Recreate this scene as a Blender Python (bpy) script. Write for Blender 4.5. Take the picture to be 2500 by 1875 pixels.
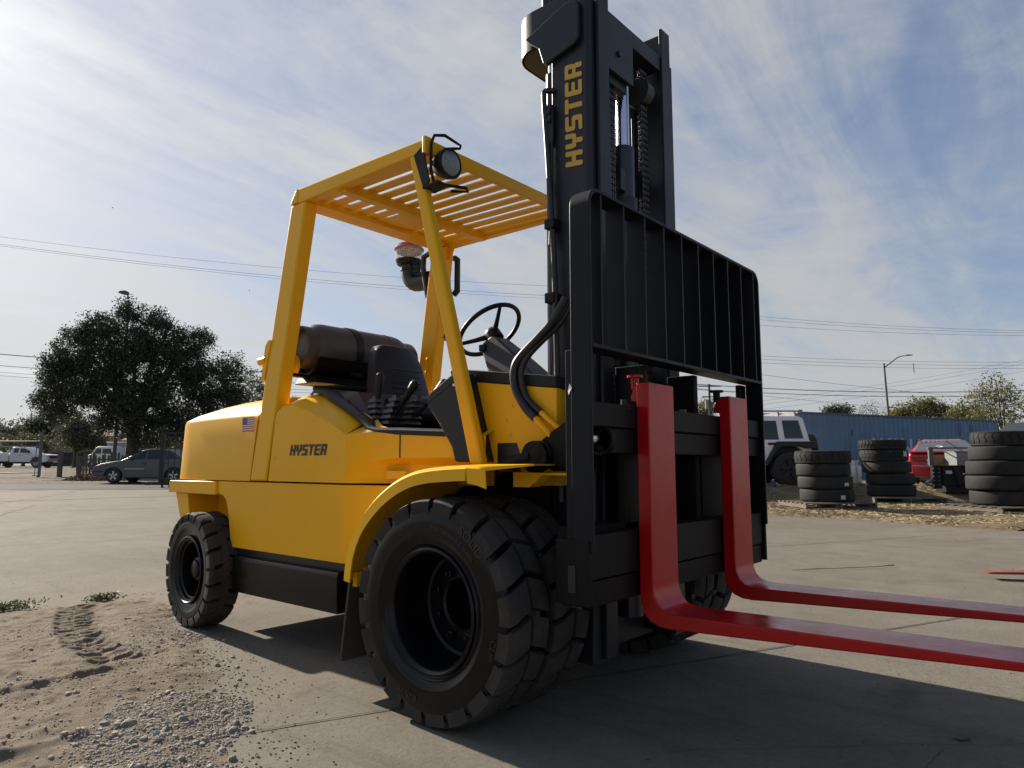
import bpy, bmesh, math, random
from mathutils import Vector, Matrix
R = math.radians
PI = math.pi
rnd = random.Random(7)
for o in list(bpy.data.objects): bpy.data.objects.remove(o)
S = bpy.context.scene
COL = S.collection

# ------------------------------------------------------------------ camera
CAM_H = 0.955
cd = bpy.data.cameras.new('camera')
cam = bpy.data.objects.new('camera', cd); COL.objects.link(cam)
cd.sensor_fit = 'HORIZONTAL'; cd.sensor_width = 36.0; cd.lens = 25.06
cd.clip_start = 0.05; cd.clip_end = 3000
cam.location = (0, 0, CAM_H)
cam.rotation_euler = (R(90 + 6.43), 0, R(40.3))
S.camera = cam
S.render.resolution_x = 1024; S.render.resolution_y = 768

# ------------------------------------------------------------------ sky, sun, exposure
SUN_EL, SUN_AZ = 27.0, 181.5      # azimuth of the sun measured from +X towards +Y
sd = Vector((math.cos(R(SUN_AZ))*math.cos(R(SUN_EL)), math.sin(R(SUN_AZ))*math.cos(R(SUN_EL)), math.sin(R(SUN_EL))))
sd.y = abs(sd.y)*1.0 + 0.02; sd.normalize()
w = bpy.data.worlds.new('World'); S.world = w; w.use_nodes = True
nt = w.node_tree; nt.nodes.clear()
def N(t, **k):
    n = nt.nodes.new(t)
    for a, b in k.items(): setattr(n, a, b)
    return n
def LK(a, b): nt.links.new(a, b)
def MATH(op, a, b=None, c=None, clamp=False):
    n = N('ShaderNodeMath', operation=op, use_clamp=clamp)
    for i, v in enumerate((a, b, c)):
        if v is None: continue
        if isinstance(v, (int, float)): n.inputs[i].default_value = v
        else: LK(v, n.inputs[i])
    return n.outputs[0]
def MIXC(f, a, b, typ='MIX'):
    n = N('ShaderNodeMix', data_type='RGBA', blend_type=typ)
    for i, v in ((0, f), (6, a), (7, b)):
        if isinstance(v, (int, float)): n.inputs[i].default_value = v
        elif isinstance(v, tuple): n.inputs[i].default_value = v
        else: LK(v, n.inputs[i])
    return n.outputs[2]
SKY_STRENGTH = 0.1
sky = N('ShaderNodeTexSky', sky_type='NISHITA', sun_disc=False)
sky.sun_elevation = R(SUN_EL); sky.sun_rotation = math.atan2(sd.x, sd.y) % (2*PI)
sky.air_density = 1.0; sky.dust_density = 0.6; sky.ozone_density = 1.0
tc = N('ShaderNodeTexCoord')
sep = N('ShaderNodeSeparateXYZ'); LK(tc.outputs['Generated'], sep.inputs[0])
zz = MATH('ADD', MATH('MAXIMUM', sep.outputs[2], 0.0), 0.12)
cx = MATH('DIVIDE', sep.outputs[0], zz); cy = MATH('DIVIDE', sep.outputs[1], zz)
comb = N('ShaderNodeCombineXYZ'); LK(cx, comb.inputs[0]); LK(cy, comb.inputs[1])
mp = N('ShaderNodeMapping'); mp.inputs['Rotation'].default_value = (0, 0, R(32)); mp.inputs['Scale'].default_value = (1.05, 0.55, 1)
LK(comb.outputs[0], mp.inputs[0])
def NOISE(vec, scale, detail, rough, dist=0.0):
    n = N('ShaderNodeTexNoise'); n.inputs['Scale'].default_value = scale; n.inputs['Detail'].default_value = detail
    n.inputs['Roughness'].default_value = rough; n.inputs['Distortion'].default_value = dist
    LK(vec, n.inputs['Vector']); return n.outputs[0]
n1 = NOISE(mp.outputs[0], 0.62, 9, 0.58, 1.1)
mp2 = N('ShaderNodeMapping'); mp2.inputs['Rotation'].default_value = (0, 0, R(-28)); mp2.inputs['Scale'].default_value = (1.6, 0.55, 1); mp2.inputs['Location'].default_value = (3.1, 1.7, 0)
LK(comb.outputs[0], mp2.inputs[0])
n2 = NOISE(mp2.outputs[0], 1.3, 10, 0.62, 1.4)
n3 = NOISE(comb.outputs[0], 4.2, 9, 0.66, 0.7)
cl = MATH('ADD', MATH('ADD', MATH('MULTIPLY', n1, 0.50), MATH('MULTIPLY', n2, 0.36)), MATH('MULTIPLY', n3, 0.14))
# towards the horizon the layer is seen edge on and closes up
dot = N('ShaderNodeVectorMath', operation='DOT_PRODUCT'); LK(tc.outputs['Generated'], dot.inputs[0]); dot.inputs[1].default_value = sd
dp = MATH('MAXIMUM', dot.outputs['Value'], 0.0)
glow0 = MATH('POWER', dp, 3.0)
low = MATH('SUBTRACT', 1.0, MATH('MULTIPLY', sep.outputs[2], 2.1), clamp=True)
cl = MATH('ADD', MATH('ADD', cl, MATH('MULTIPLY', MATH('POWER', low, 2.0), 0.12)), MATH('MULTIPLY', glow0, 0.085))
cm = N('ShaderNodeMapRange', interpolation_type='SMOOTHSTEP'); LK(cl, cm.inputs[0])
cm.inputs[1].default_value = 0.42; cm.inputs[2].default_value = 0.66; cm.inputs[3].default_value = 0.06; cm.inputs[4].default_value = 0.95
glow = MATH('POWER', dp, 5.0)
glow2 = MATH('POWER', dp, 40.0)
cb = MATH('ADD', MATH('ADD', 2.55, MATH('MULTIPLY', glow, 1.15)), MATH('MULTIPLY', glow2, 2.0))
ccol = N('ShaderNodeVectorMath', operation='SCALE'); ccol.inputs[0].default_value = (0.955, 0.975, 0.985); LK(cb, ccol.inputs['Scale'])
# thin high haze takes the edge off the clear blue and its brightening towards the sun
sc1 = N('ShaderNodeVectorMath', operation='MULTIPLY'); LK(sky.outputs[0], sc1.inputs[0]); sc1.inputs[1].default_value = (0.60, 0.62, 0.76)
sc2 = N('ShaderNodeVectorMath', operation='MULTIPLY_ADD'); LK(sc1.outputs[0], sc2.inputs[0]); sc2.inputs[1].default_value = (0.13, 0.13, 0.13); sc2.inputs[2].default_value = (1, 1, 1)
sc3 = N('ShaderNodeVectorMath', operation='DIVIDE'); LK(sc1.outputs[0], sc3.inputs[0]); LK(sc2.outputs[0], sc3.inputs[1])
skc = MIXC(cm.outputs[0], sc3.outputs[0], ccol.outputs[0])
bg = N('ShaderNodeBackground'); LK(skc, bg.inputs[0]); bg.inputs[1].default_value = SKY_STRENGTH
wo = N('ShaderNodeOutputWorld'); LK(bg.outputs[0], wo.inputs[0])

sl = bpy.data.lights.new('sun', 'SUN'); sl.energy = 4.4; sl.angle = R(0.9); sl.color = (1.0, 0.90, 0.76)
sun = bpy.data.objects.new('sun', sl); COL.objects.link(sun)
sun.rotation_euler = (-sd).to_track_quat('-Z', 'Y').to_euler(); sun.location = (-20, 5, 30)
vs = S.view_settings
S.display_settings.display_device = 'sRGB'
vs.view_transform = 'Standard'; vs.look = 'None'; vs.gamma = 1.0; vs.use_curve_mapping = False
vs.exposure = 1.1
S.render.engine = 'CYCLES'

# ------------------------------------------------------------------ helpers
class MB:
    def __init__(s, off=(0, 0, 0)): s.v = []; s.f = []; s.o = Vector(off)
    def add(s, vs, fs):
        b = len(s.v); s.v += [Vector(p) + s.o for p in vs]; s.f += [tuple(i + b for i in f) for f in fs]; return s
    def box(s, x0, x1, y0, y1, z0, z1):
        return s.add([(x0,y0,z0),(x1,y0,z0),(x1,y1,z0),(x0,y1,z0),(x0,y0,z1),(x1,y0,z1),(x1,y1,z1),(x0,y1,z1)],
                     [(0,3,2,1),(4,5,6,7),(0,1,5,4),(1,2,6,5),(2,3,7,6),(3,0,4,7)])
    def hull8(s, a, b):   # a: 4 bottom points, b: 4 top points
        return s.add(list(a) + list(b), [(0,3,2,1),(4,5,6,7),(0,1,5,4),(1,2,6,5),(2,3,7,6),(3,0,4,7)])
    def prism(s, poly, ax, a, b, w=None):  # poly in the other two axes; w(p,side) may shift
        n = len(poly)
        def P(p, t):
            return {'x': (t, p[0], p[1]), 'y': (p[0], t, p[1]), 'z': (p[0], p[1], t)}[ax]
        vs = [P(p, a if w is None else w(p, 0)) for p in poly] + [P(p, b if w is None else w(p, 1)) for p in poly]
        fs = [tuple(range(n - 1, -1, -1)), tuple(range(n, 2*n))] + [(i, (i+1) % n, n + (i+1) % n, n + i) for i in range(n)]
        return s.add(vs, fs)
    def tube(s, pts, r, n=8, closed=False, caps=True):
        pts = [Vector(p) for p in pts]; m = len(pts)
        rr = r if isinstance(r, (list, tuple)) else [r]*m
        t0 = (pts[1] - pts[0]).normalized()
        up = Vector((0, 0, 1)) if abs(t0.z) < 0.9 else Vector((1, 0, 0))
        u = t0.cross(up).normalized(); vs = []
        for i in range(m):
            if closed: t = (pts[(i+1) % m] - pts[i-1]).normalized()
            elif i == 0: t = t0
            elif i == m-1: t = (pts[-1] - pts[-2]).normalized()
            else: t = ((pts[i+1] - pts[i]).normalized() + (pts[i] - pts[i-1]).normalized())
            t = t.normalized() if t.length > 1e-6 else t0
            u = (u - t*u.dot(t)).normalized(); v = t.cross(u)
            for k in range(n):
                a = 2*PI*k/n; vs.append(pts[i] + (u*math.cos(a) + v*math.sin(a))*rr[i])
        fs = []
        for i in range(m if closed else m-1):
            j = (i+1) % m
            for k in range(n): fs.append((i*n+k, i*n+(k+1) % n, j*n+(k+1) % n, j*n+k))
        if caps and not closed: fs += [tuple(range(n-1, -1, -1)), tuple((m-1)*n+k for k in range(n))]
        return s.add(vs, fs)
    def lathe(s, prof, ax='y', c=(0, 0, 0), n=48, cap=False):  # prof: (t along axis, radius)
        vs = []; c = Vector(c)
        for t, r in prof:
            for k in range(n):
                a = 2*PI*k/n; p, q = r*math.cos(a), r*math.sin(a)
                vs.append(c + Vector({'x': (t, p, q), 'y': (p, t, q), 'z': (p, q, t)}[ax]))
        fs = [(i*n+k, i*n+(k+1) % n, (i+1)*n+(k+1) % n, (i+1)*n+k) for i in range(len(prof)-1) for k in range(n)]
        if cap: fs += [tuple(range(n-1, -1, -1)), tuple((len(prof)-1)*n+k for k in range(n))]
        return s.add(vs, fs)
    def cyl(s, a, b, r, n=12): return s.tube([a, b], r, n)
    def bar(s, a, b, wv, hv):   # bar from a to b with half vectors wv,hv
        a, b, wv, hv = map(Vector, (a, b, wv, hv))
        return s.hull8([a-wv-hv, a+wv-hv, a+wv+hv, a-wv+hv], [b-wv-hv, b+wv-hv, b+wv+hv, b-wv+hv])
    def mirror(s):
        vs = [Vector((p.x, 2*s.o.y - p.y, p.z)) - s.o for p in s.v]; fs = [tuple(reversed(f)) for f in s.f]
        return s.add(vs, fs)

def mesh_of(mb, name):
    me = bpy.data.meshes.new(name); me.from_pydata([tuple(p) for p in mb.v], [], mb.f)
    bm = bmesh.new(); bm.from_mesh(me); bmesh.ops.recalc_face_normals(bm, faces=bm.faces); bm.to_mesh(me); bm.free()
    return me
def part(name, mb, mat, parent=None, bev=0, smooth=True, ang=38, loc=None, seg=2, recalc=True):
    me = mesh_of(mb, name) if not isinstance(mb, bpy.types.Mesh) else mb
    o = bpy.data.objects.new(name, me); COL.objects.link(o)
    if mat is not None and not me.materials: me.materials.append(mat)
    if parent is not None: o.parent = parent
    if loc is not None: o.location = loc
    if smooth:
        me.polygons.foreach_set('use_smooth', [True]*len(me.polygons))
        if not bev: me.set_sharp_from_angle(angle=R(ang))
    if bev:
        m = o.modifiers.new('bevel', 'BEVEL'); m.width = bev; m.segments = seg; m.limit_method = 'ANGLE'; m.angle_limit = R(28); m.harden_normals = True
    return o
def thing(name, label, cat, loc=(0, 0, 0), rz=0, group=None):
    o = bpy.data.objects.new(name, None); COL.objects.link(o); o.empty_display_size = 0.2
    o.location = loc; o.rotation_euler = (0, 0, rz)
    return tag(o, label, cat, group)
def tag(o, label, cat, group=None):
    o['label'] = label; o['category'] = cat
    if group: o['group'] = group
    return o
def struct(o): o['kind'] = 'structure'; return o
def stuff(o): o['kind'] = 'stuff'; return o
def copy_tree(o, parent=None):
    c = o.copy(); COL.objects.link(c); c.parent = parent
    for ch in list(o.children): copy_tree(ch, c)
    return c
# ground frame: lat = metres to the right of the camera's heading, dep = metres ahead of it
FWD = Vector((-math.sin(R(40.3)), math.cos(R(40.3)), 0)); RGT = Vector((math.cos(R(40.3)), math.sin(R(40.3)), 0))
HEAD = R(40.3)
def W(lat, dep, z=0.0): return RGT*lat + FWD*dep + Vector((0, 0, z))
def sst(a, b, x):
    t = max(0.0, min(1.0, (x-a)/(b-a))); return t*t*(3-2*t)
def gz(lat, dep):
    l = max(0.0, min(dep, 82)-17)*0.0115
    r = 0.36*sst(17.5, 18.9, dep)
    k = sst(-2, 3, lat); return l*(1-k) + r*k
def GP(lat, dep, dz=0.0): return W(lat, dep, gz(lat, dep)+dz)

# ------------------------------------------------------------------ materials
def mat(name, col, rough=0.5, metal=0.0, var=0.0, vscale=3.0, bump=0.0, bscale=60.0, coat=0.0, spec=0.5, col2=None, dirt=None, rvar=0.0):
    m = bpy.data.materials.new(name); m.use_nodes = True; t = m.node_tree
    b = t.nodes['Principled BSDF']
    b.inputs['Base Color'].default_value = (*col, 1); b.inputs['Roughness'].default_value = rough; b.inputs['Metallic'].default_value = metal
    b.inputs['Coat Weight'].default_value = coat; b.inputs['Coat Roughness'].default_value = 0.08; b.inputs['Specular IOR Level'].default_value = spec
    tcn = t.nodes.new('ShaderNodeTexCoord')
    def noise(sc, det=6, ro=0.6):
        n = t.nodes.new('ShaderNodeTexNoise'); n.inputs['Scale'].default_value = sc; n.inputs['Detail'].default_value = det; n.inputs['Roughness'].default_value = ro
        t.links.new(tcn.outputs['Object'], n.inputs['Vector']); return n.outputs[0]
    cur = None
    def mix(f, a, bb):
        n = t.nodes.new('ShaderNodeMix'); n.data_type = 'RGBA'
        if isinstance(f, float): n.inputs[0].default_value = f
        else: t.links.new(f, n.inputs[0])
        for i, v in ((6, a), (7, bb)):
            if isinstance(v, tuple): n.inputs[i].default_value = v
            else: t.links.new(v, n.inputs[i])
        return n.outputs[2]
    def ramp(src, lo, hi):
        n = t.nodes.new('ShaderNodeMapRange'); t.links.new(src, n.inputs[0]); n.inputs[1].default_value = lo; n.inputs[2].default_value = hi; return n.outputs[0]
    if var:
        c2 = col2 if col2 else tuple(c*(1-var) for c in col); c1 = col if col2 else tuple(min(1, c*(1+var)) for c in col)
        cur = mix(ramp(noise(vscale), 0.35, 0.65), (*c1, 1), (*c2, 1))
    if dirt:
        dc, sc, lo, hi = dirt
        cur = mix(ramp(noise(sc, 10, 0.7), lo, hi), cur if cur is not None else (*col, 1), (*dc, 1))
    if cur is not None: t.links.new(cur, b.inputs['Base Color'])
    if rvar:
        n = t.nodes.new('ShaderNodeMapRange'); t.links.new(noise(vscale*2.3, 8), n.inputs[0]); n.inputs[1].default_value = 0.3; n.inputs[2].default_value = 0.7
        n.inputs[3].default_value = max(0.02, rough-rvar); n.inputs[4].default_value = min(1, rough+rvar); t.links.new(n.outputs[0], b.inputs['Roughness'])
    if bump:
        n = t.nodes.new('ShaderNodeBump'); n.inputs['Strength'].default_value = bump; n.inputs['Distance'].default_value = 0.02
        t.links.new(noise(bscale, 8, 0.65), n.inputs['Height']); t.links.new(n.outputs[0], b.inputs['Normal'])
    return m
M = {}
M['yellow'] = mat('yellow_paint', (0.86, 0.450, 0.010), 0.34, var=0.04, vscale=1.6, bump=0.012, bscale=14, coat=0.04, spec=.18, rvar=0.05, dirt=((0.42, 0.24, 0.04), 9, 0.72, 0.98))
M['black'] = mat('black_paint', (0.007, 0.0075, 0.010), 0.46, spec=.22, var=0.2, vscale=3, bump=0.05, bscale=26, rvar=0.1, dirt=((0.025, 0.024, 0.022), 7, 0.62, 0.95))
M['mast'] = mat('mast_paint', (0.016, 0.018, 0.024), 0.40, spec=.35, var=0.15, vscale=2, bump=0.02, bscale=12, rvar=0.08)
M['frame_black'] = mat('worn_black_paint', (0.008, 0.0072, 0.0068), 0.55, spec=.18, var=0.25, vscale=5, bump=0.08, bscale=30, dirt=((0.022, 0.018, 0.015), 9, 0.6, 0.9))
M['red'] = mat('red_paint', (0.42, 0.005, 0.006), 0.22, var=0.10, vscale=4, bump=0.03, bscale=20, spec=.35, rvar=0.08, dirt=((0.12, 0.012, 0.012), 10, 0.66, 0.9))
def scrape(m, col, stretch, lo, hi):
    t = m.node_tree; b = t.nodes['Principled BSDF']; src = b.inputs['Base Color'].links[0].from_socket; tcn = t.nodes.new('ShaderNodeTexCoord'); mpn = t.nodes.new('ShaderNodeMapping'); mpn.inputs['Scale'].default_value = stretch
    t.links.new(tcn.outputs['Object'], mpn.inputs[0]); n = t.nodes.new('ShaderNodeTexNoise'); n.inputs['Scale'].default_value = 1.0; n.inputs['Detail'].default_value = 8; n.inputs['Roughness'].default_value = .7; t.links.new(mpn.outputs[0], n.inputs[0])
    r = t.nodes.new('ShaderNodeMapRange'); t.links.new(n.outputs[0], r.inputs[0]); r.inputs[1].default_value = lo; r.inputs[2].default_value = hi
    mx = t.nodes.new('ShaderNodeMix'); mx.data_type = 'RGBA'; t.links.new(r.outputs[0], mx.inputs[0]); t.links.new(src, mx.inputs[6]); mx.inputs[7].default_value = (*col, 1); t.links.new(mx.outputs[2], b.inputs['Base Color']); return m
scrape(M['red'], (0.07, 0.03, 0.035), (2.2, 34, 5), .60, .68)
M['side_rubber'] = mat('dressed_rubber', (0.006, 0.006, 0.007), 0.20, spec=.24, var=0.2, vscale=8, bump=0.035, bscale=30, rvar=0.06)
M['tread'] = mat('tread_rubber', (0.040, 0.037, 0.034), 0.85, spec=.2, var=0.2, vscale=9, bump=0.15, bscale=50, dirt=((0.075, 0.066, 0.055), 6, 0.5, 0.8))
M['rim'] = mat('rim_paint', (0.005, 0.005, 0.006), 0.3, spec=.3, bump=0.02, bscale=20)
M['plastic'] = mat('black_plastic', (0.011, 0.012, 0.014), 0.45, spec=.3, bump=0.04, bscale=140)
M['vinyl'] = mat('black_vinyl', (0.012, 0.013, 0.016), 0.42, spec=.35, bump=0.05, bscale=90)
M['gray_plastic'] = mat('dark_gray_plastic', (0.032, 0.034, 0.039), 0.55, bump=0.03, bscale=160)
M['tank'] = mat('gray_tank_paint', (0.070, 0.068, 0.067), 0.45, spec=.35, var=0.12, vscale=5, dirt=((0.05, 0.046, 0.04), 8, 0.55, 0.8))
M['hose'] = mat('hose_rubber', (0.013, 0.013, 0.014), 0.4)
M['chrome'] = mat('chrome', (0.6, 0.6, 0.6), 0.14, 1.0)
M['chain'] = mat('oiled_chain', (0.035, 0.034, 0.034), 0.35, 0.6)
M['decal_gap_black'] = mat('decal_gap_black', (0.012, 0.012, 0.012), 0.4)
M['decal_yellow'] = mat('decal_yellow', (0.60, 0.36, 0.05), 0.5)
M['white'] = mat('white_print', (0.78, 0.77, 0.75), 0.5)
M['flag_red'] = mat('flag_red', (0.38, 0.02, 0.04), 0.5)
M['flag_blue'] = mat('flag_blue', (0.03, 0.05, 0.16), 0.5)
M['cap_red'] = mat('precleaner_red', (0.32, 0.01, 0.02), 0.25, coat=0.3)
def clear(name, tint, w):
    m = bpy.data.materials.new(name); m.use_nodes = True; t = m.node_tree; out = t.nodes['Material Output']; b = t.nodes['Principled BSDF']; b.inputs['Base Color'].default_value = (*tint, 1); b.inputs['Roughness'].default_value = .06
    tr = t.nodes.new('ShaderNodeBsdfTransparent'); mx = t.nodes.new('ShaderNodeMixShader'); mx.inputs[0].default_value = w; t.links.new(tr.outputs[0], mx.inputs[1]); t.links.new(b.outputs[0], mx.inputs[2]); t.links.new(mx.outputs[0], out.inputs[0]); return m
M['bowl'] = clear('clear_bowl', (.75, .78, .78), .22)
M['lens'] = mat('lamp_lens', (0.25, 0.26, 0.27), 0.12, 0.7, bump=0.5, bscale=90)

def sm(pts, k=5):
    P = [Vector(p) for p in pts]; P = [P[0]*2-P[1]] + P + [P[-1]*2-P[-2]]; out = []
    for i in range(1, len(P)-2):
        for j in range(k):
            t = j/k; a, b, c, d = P[i-1], P[i], P[i+1], P[i+2]
            out.append(.5*((2*b) + (c-a)*t + (2*a-5*b+4*c-d)*t*t + (3*b-a-3*c+d)*t*t*t))
    return out + [P[-2]]
# ------------------------------------------------------------------ ground
gm = bpy.data.materials.new('concrete_yard'); gm.use_nodes = True
def ground_mat(m, c_lo, c_hi, speck, rough=0.9, bump=0.25, scales=(0.35, 3.0, 40.0), stain=None, bdist=0.01, speck_th=0.07):
    t = m.node_tree; b = t.nodes['Principled BSDF']; b.inputs['Roughness'].default_value = rough; b.inputs['Specular IOR Level'].default_value = 0.08
    g = t.nodes.new('ShaderNodeNewGeometry')
    def noise(sc, det=8, ro=0.6, dist=0):
        n = t.nodes.new('ShaderNodeTexNoise'); n.inputs['Scale'].default_value = sc; n.inputs['Detail'].default_value = det; n.inputs['Roughness'].default_value = ro; n.inputs['Distortion'].default_value = dist
        t.links.new(g.outputs['Position'], n.inputs['Vector']); return n.outputs[0]
    def rng(s, lo, hi, a=0.0, bb=1.0):
        n = t.nodes.new('ShaderNodeMapRange'); t.links.new(s, n.inputs[0])
        for i, v in ((1, lo), (2, hi), (3, a), (4, bb)): n.inputs[i].default_value = v
        return n.outputs[0]
    def mix(f, a, bb):
        n = t.nodes.new('ShaderNodeMix'); n.data_type = 'RGBA'; t.links.new(f, n.inputs[0])
        for i, v in ((6, a), (7, bb)):
            if isinstance(v, tuple): n.inputs[i].default_value = (*v, 1)
            else: t.links.new(v, n.inputs[i])
        return n.outputs[2]
    def math_(op, a, bb):
        n = t.nodes.new('ShaderNodeMath'); n.operation = op; t.links.new(a, n.inputs[0])
        if isinstance(bb, float): n.inputs[1].default_value = bb
        else: t.links.new(bb, n.inputs[1])
        return n.outputs[0]
    a1 = noise(scales[0], 9, .62, .5); a2 = noise(scales[1], 9, .65); a3 = noise(scales[2], 6, .7)
    s1 = math_('ADD', math_('MULTIPLY', a1, .38), math_('ADD', math_('MULTIPLY', a2, .30), math_('MULTIPLY', a3, .32)))
    c = mix(rng(s1, .38, .62), c_lo, c_hi)
    if stain:
        c = mix(rng(noise(.9, 10, .7, 1.0), .57, .72, 0, .7), c, stain)
        c = mix(rng(noise(6.0, 12, .78, 1.5), .56, .70, 0, .6), c, stain)
        mpn = t.nodes.new('ShaderNodeMapping'); mpn.inputs['Rotation'].default_value = (0, 0, .35); mpn.inputs['Scale'].default_value = (.5, 5.0, 1); t.links.new(g.outputs['Position'], mpn.inputs[0])
        sn = t.nodes.new('ShaderNodeTexNoise'); sn.inputs['Scale'].default_value = 1.2; sn.inputs['Detail'].default_value = 9; sn.inputs['Roughness'].default_value = .7; t.links.new(mpn.outputs[0], sn.inputs[0])
        c = mix(rng(sn.outputs[0], .55, .70, 0, .5), c, stain)
    v = t.nodes.new('ShaderNodeTexVoronoi'); v.inputs['Scale'].default_value = 9.0; t.links.new(g.outputs['Position'], v.inputs['Vector'])
    c = mix(math_('MULTIPLY', rng(v.outputs['Distance'], speck_th, speck_th*.6), rng(a2, .45, .55)), c, speck)
    v2 = t.nodes.new('ShaderNodeTexVoronoi'); v2.inputs['Scale'].default_value = 34.0; t.links.new(g.outputs['Position'], v2.inputs['Vector'])
    c = mix(math_('MULTIPLY', rng(v2.outputs['Distance'], .16, .10, 0, .8), rng(a1, .42, .55)), c, speck)
    t.links.new(c, b.inputs['Base Color'])
    bn = t.nodes.new('ShaderNodeBump'); bn.inputs['Strength'].default_value = bump; bn.inputs['Distance'].default_value = bdist
    hh = math_('ADD', math_('MULTIPLY', a3, 1.0), math_('MULTIPLY', noise(260, 4, .7), .5))
    t.links.new(hh, bn.inputs['Height']); t.links.new(bn.outputs[0], b.inputs['Normal'])
    return m
ground_mat(gm, (0.128, 0.116, 0.096), (0.208, 0.190, 0.160), (0.05, 0.042, 0.034), stain=(0.092, 0.083, 0.069), bump=.5)
def gmat(name, *a, **k):
    m = bpy.data.materials.new(name); m.use_nodes = True; return ground_mat(m, *a, **k)
M['dirt'] = gmat('sandy_dirt', (0.155, 0.128, 0.098), (0.250, 0.212, 0.168), (0.08, 0.064, 0.05), bump=1.0, scales=(.8, 5, 60), stain=(0.155, 0.130, 0.104), bdist=.012, speck_th=.1)
M['asphalt'] = gmat('asphalt', (0.050, 0.048, 0.046), (0.085, 0.080, 0.074), (0.03, 0.03, 0.03))
M['verge'] = gmat('gravel_verge', (0.095, 0.080, 0.064), (0.23, 0.20, 0.165), (0.05, 0.045, 0.04), bump=1.0, scales=(.5, 6, 14), bdist=.05)
M['strawbed'] = gmat('straw_and_dirt', (0.10, 0.078, 0.052), (0.28, 0.22, 0.135), (0.06, 0.05, 0.035), bump=.8, scales=(.6, 4, 22), bdist=.03)
M['joint'] = mat('joint_filler', (0.035, 0.030, 0.026), 0.95)
def sheet(name, lats, deps, m, dz, hfun=None, edge=None):
    vs = []; nl = len(lats)
    for d in deps:
        for l in lats:
            p = GP(l, d, dz)
            if hfun: p.z += hfun(p.x, p.y, l, d)
            vs.append(tuple(p))
    fs = [(j*nl+i, j*nl+i+1, (j+1)*nl+i+1, (j+1)*nl+i) for j in range(len(deps)-1) for i in range(nl-1)]
    if edge: fs = [f for f in fs if all(edge(*vs[k][:2]) for k in f)]
    me = bpy.data.meshes.new(name); me.from_pydata(vs, [], fs); me.polygons.foreach_set('use_smooth', [True]*len(me.polygons))
    me.materials.append(m); o = bpy.data.objects.new(name, me); COL.objects.link(o); return struct(o)
lats = [-900, -400, -200, -100] + [-60+4*i for i in range(14)] + [-4+.5*i for i in range(17)] + [8, 12, 16, 20, 26, 34, 44, 60, 100, 200, 400, 900]
deps = [-60, -20, -8, -3, 0, 4, 8, 12, 15, 16] + [16.2+.2*i for i in range(16)] + [19.6, 21, 24, 28, 34, 40, 50, 60, 70, 82, 100, 150, 250, 500, 1500]
yard = sheet('yard_ground', lats, deps, gm, 0.0)
# slab joints and cracks as narrow dark strips
def strip(a, b, wd, wob=0.0, seed=1, n=24):
    r_ = random.Random(seed); a = Vector(a); b = Vector(b); d = (b-a).normalized(); nv = Vector((-d.y, d.x)); vs = []
    off = 0.0
    for i in range(n+1):
        p = a + (b-a)*i/n; off += r_.uniform(-wob, wob); p = p + nv*off; ww = wd*(.6+.6*r_.random())
        for k in (-1, 1):
            q = p + nv*ww*k/2; rel = Vector((q.x, q.y, 0)); vs.append((q.x, q.y, gz(rel.dot(RGT), rel.dot(FWD)) + .004))
    me = bpy.data.meshes.new('joint'); me.from_pydata(vs, [], [(2*i, 2*i+1, 2*i+3, 2*i+2) for i in range(n)]); me.materials.append(M['joint'])
    o = bpy.data.objects.new('joint', me); COL.objects.link(o); o.parent = yard; return o
strip((-2.50,1.30), (.9,9.4), .010, .004, 2, 60); strip((-4.2,6.0), (.6,17.1), .012, .004, 3, 60)
strip((-11.0,.4), (-8.0,8.0), .016, .006, 4, 40); strip((-17.6,2.5), (-14.6,12), .05, .01, 5, 40)
strip((-22.2,3.2), (-20.2,13), .12, .01, 6, 30); strip((-29,3.0), (-26.6,15), .26, .01, 7, 30)
strip((-20.6,5.2), (-27.2,9.2), .03, .03, 8, 30); strip((-.545,2.62), (-.53,2.85), .003, .004, 9, 12); strip((-14.5,3.4), (-19.6,5.7), .03, .02, 11, 20)
strip((-.2,3.2), (-1.2,2.2), .0025, .01, 12, 24); strip((.1,3.9), (-.9,3.4), .003, .012, 13, 24)
# dirt apron in the near left corner
def vnoise(x, y, s):
    xi, yi = math.floor(x/s), math.floor(y/s); fx, fy = x/s-xi, y/s-yi
    def h(a, b):
        n = (a*374761393 + b*668265263 + int(s*1000)*1013) & 0xffffffff; n = ((n ^ (n >> 13))*1274126177) & 0xffffffff; return ((n ^ (n >> 16)) & 0xffff)/65535.0
    fx, fy = fx*fx*(3-2*fx), fy*fy*(3-2*fy)
    return (h(xi,yi)*(1-fx)+h(xi+1,yi)*fx)*(1-fy) + (h(xi,yi+1)*(1-fx)+h(xi+1,yi+1)*fx)*fy
bnd = [(-5.72,1.0),(-5.69,1.50),(-5.65,1.85),(-5.61,2.19),(-5.42,2.46),(-4.9,2.40),(-4.12,2.09),(-3.79,2.06),(-3.37,1.90),(-2.98,1.72),(-2.75,1.60),(-2.44,1.46),(-2.20,1.34),(-1.95,1.16),(-1.55,.8),(-1.5,0.2),(-5.72,0.2)]
def inpoly(x, y, P=bnd):
    c = False; j = len(P)-1
    for i in range(len(P)):
        if (P[i][1] > y) != (P[j][1] > y) and x < (P[j][0]-P[i][0])*(y-P[i][1])/(P[j][1]-P[i][1])+P[i][0]: c = not c
        j = i
    return c
def bdist(x, y):
    best = 9
    for i in range(len(bnd)):
        a = Vector(bnd[i-1]); b = Vector(bnd[i]); p = Vector((x, y)); t = max(0, min(1, (p-a).dot(b-a)/((b-a).length_squared+1e-9))); best = min(best, (a+(b-a)*t-p).length)
    return best
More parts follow.
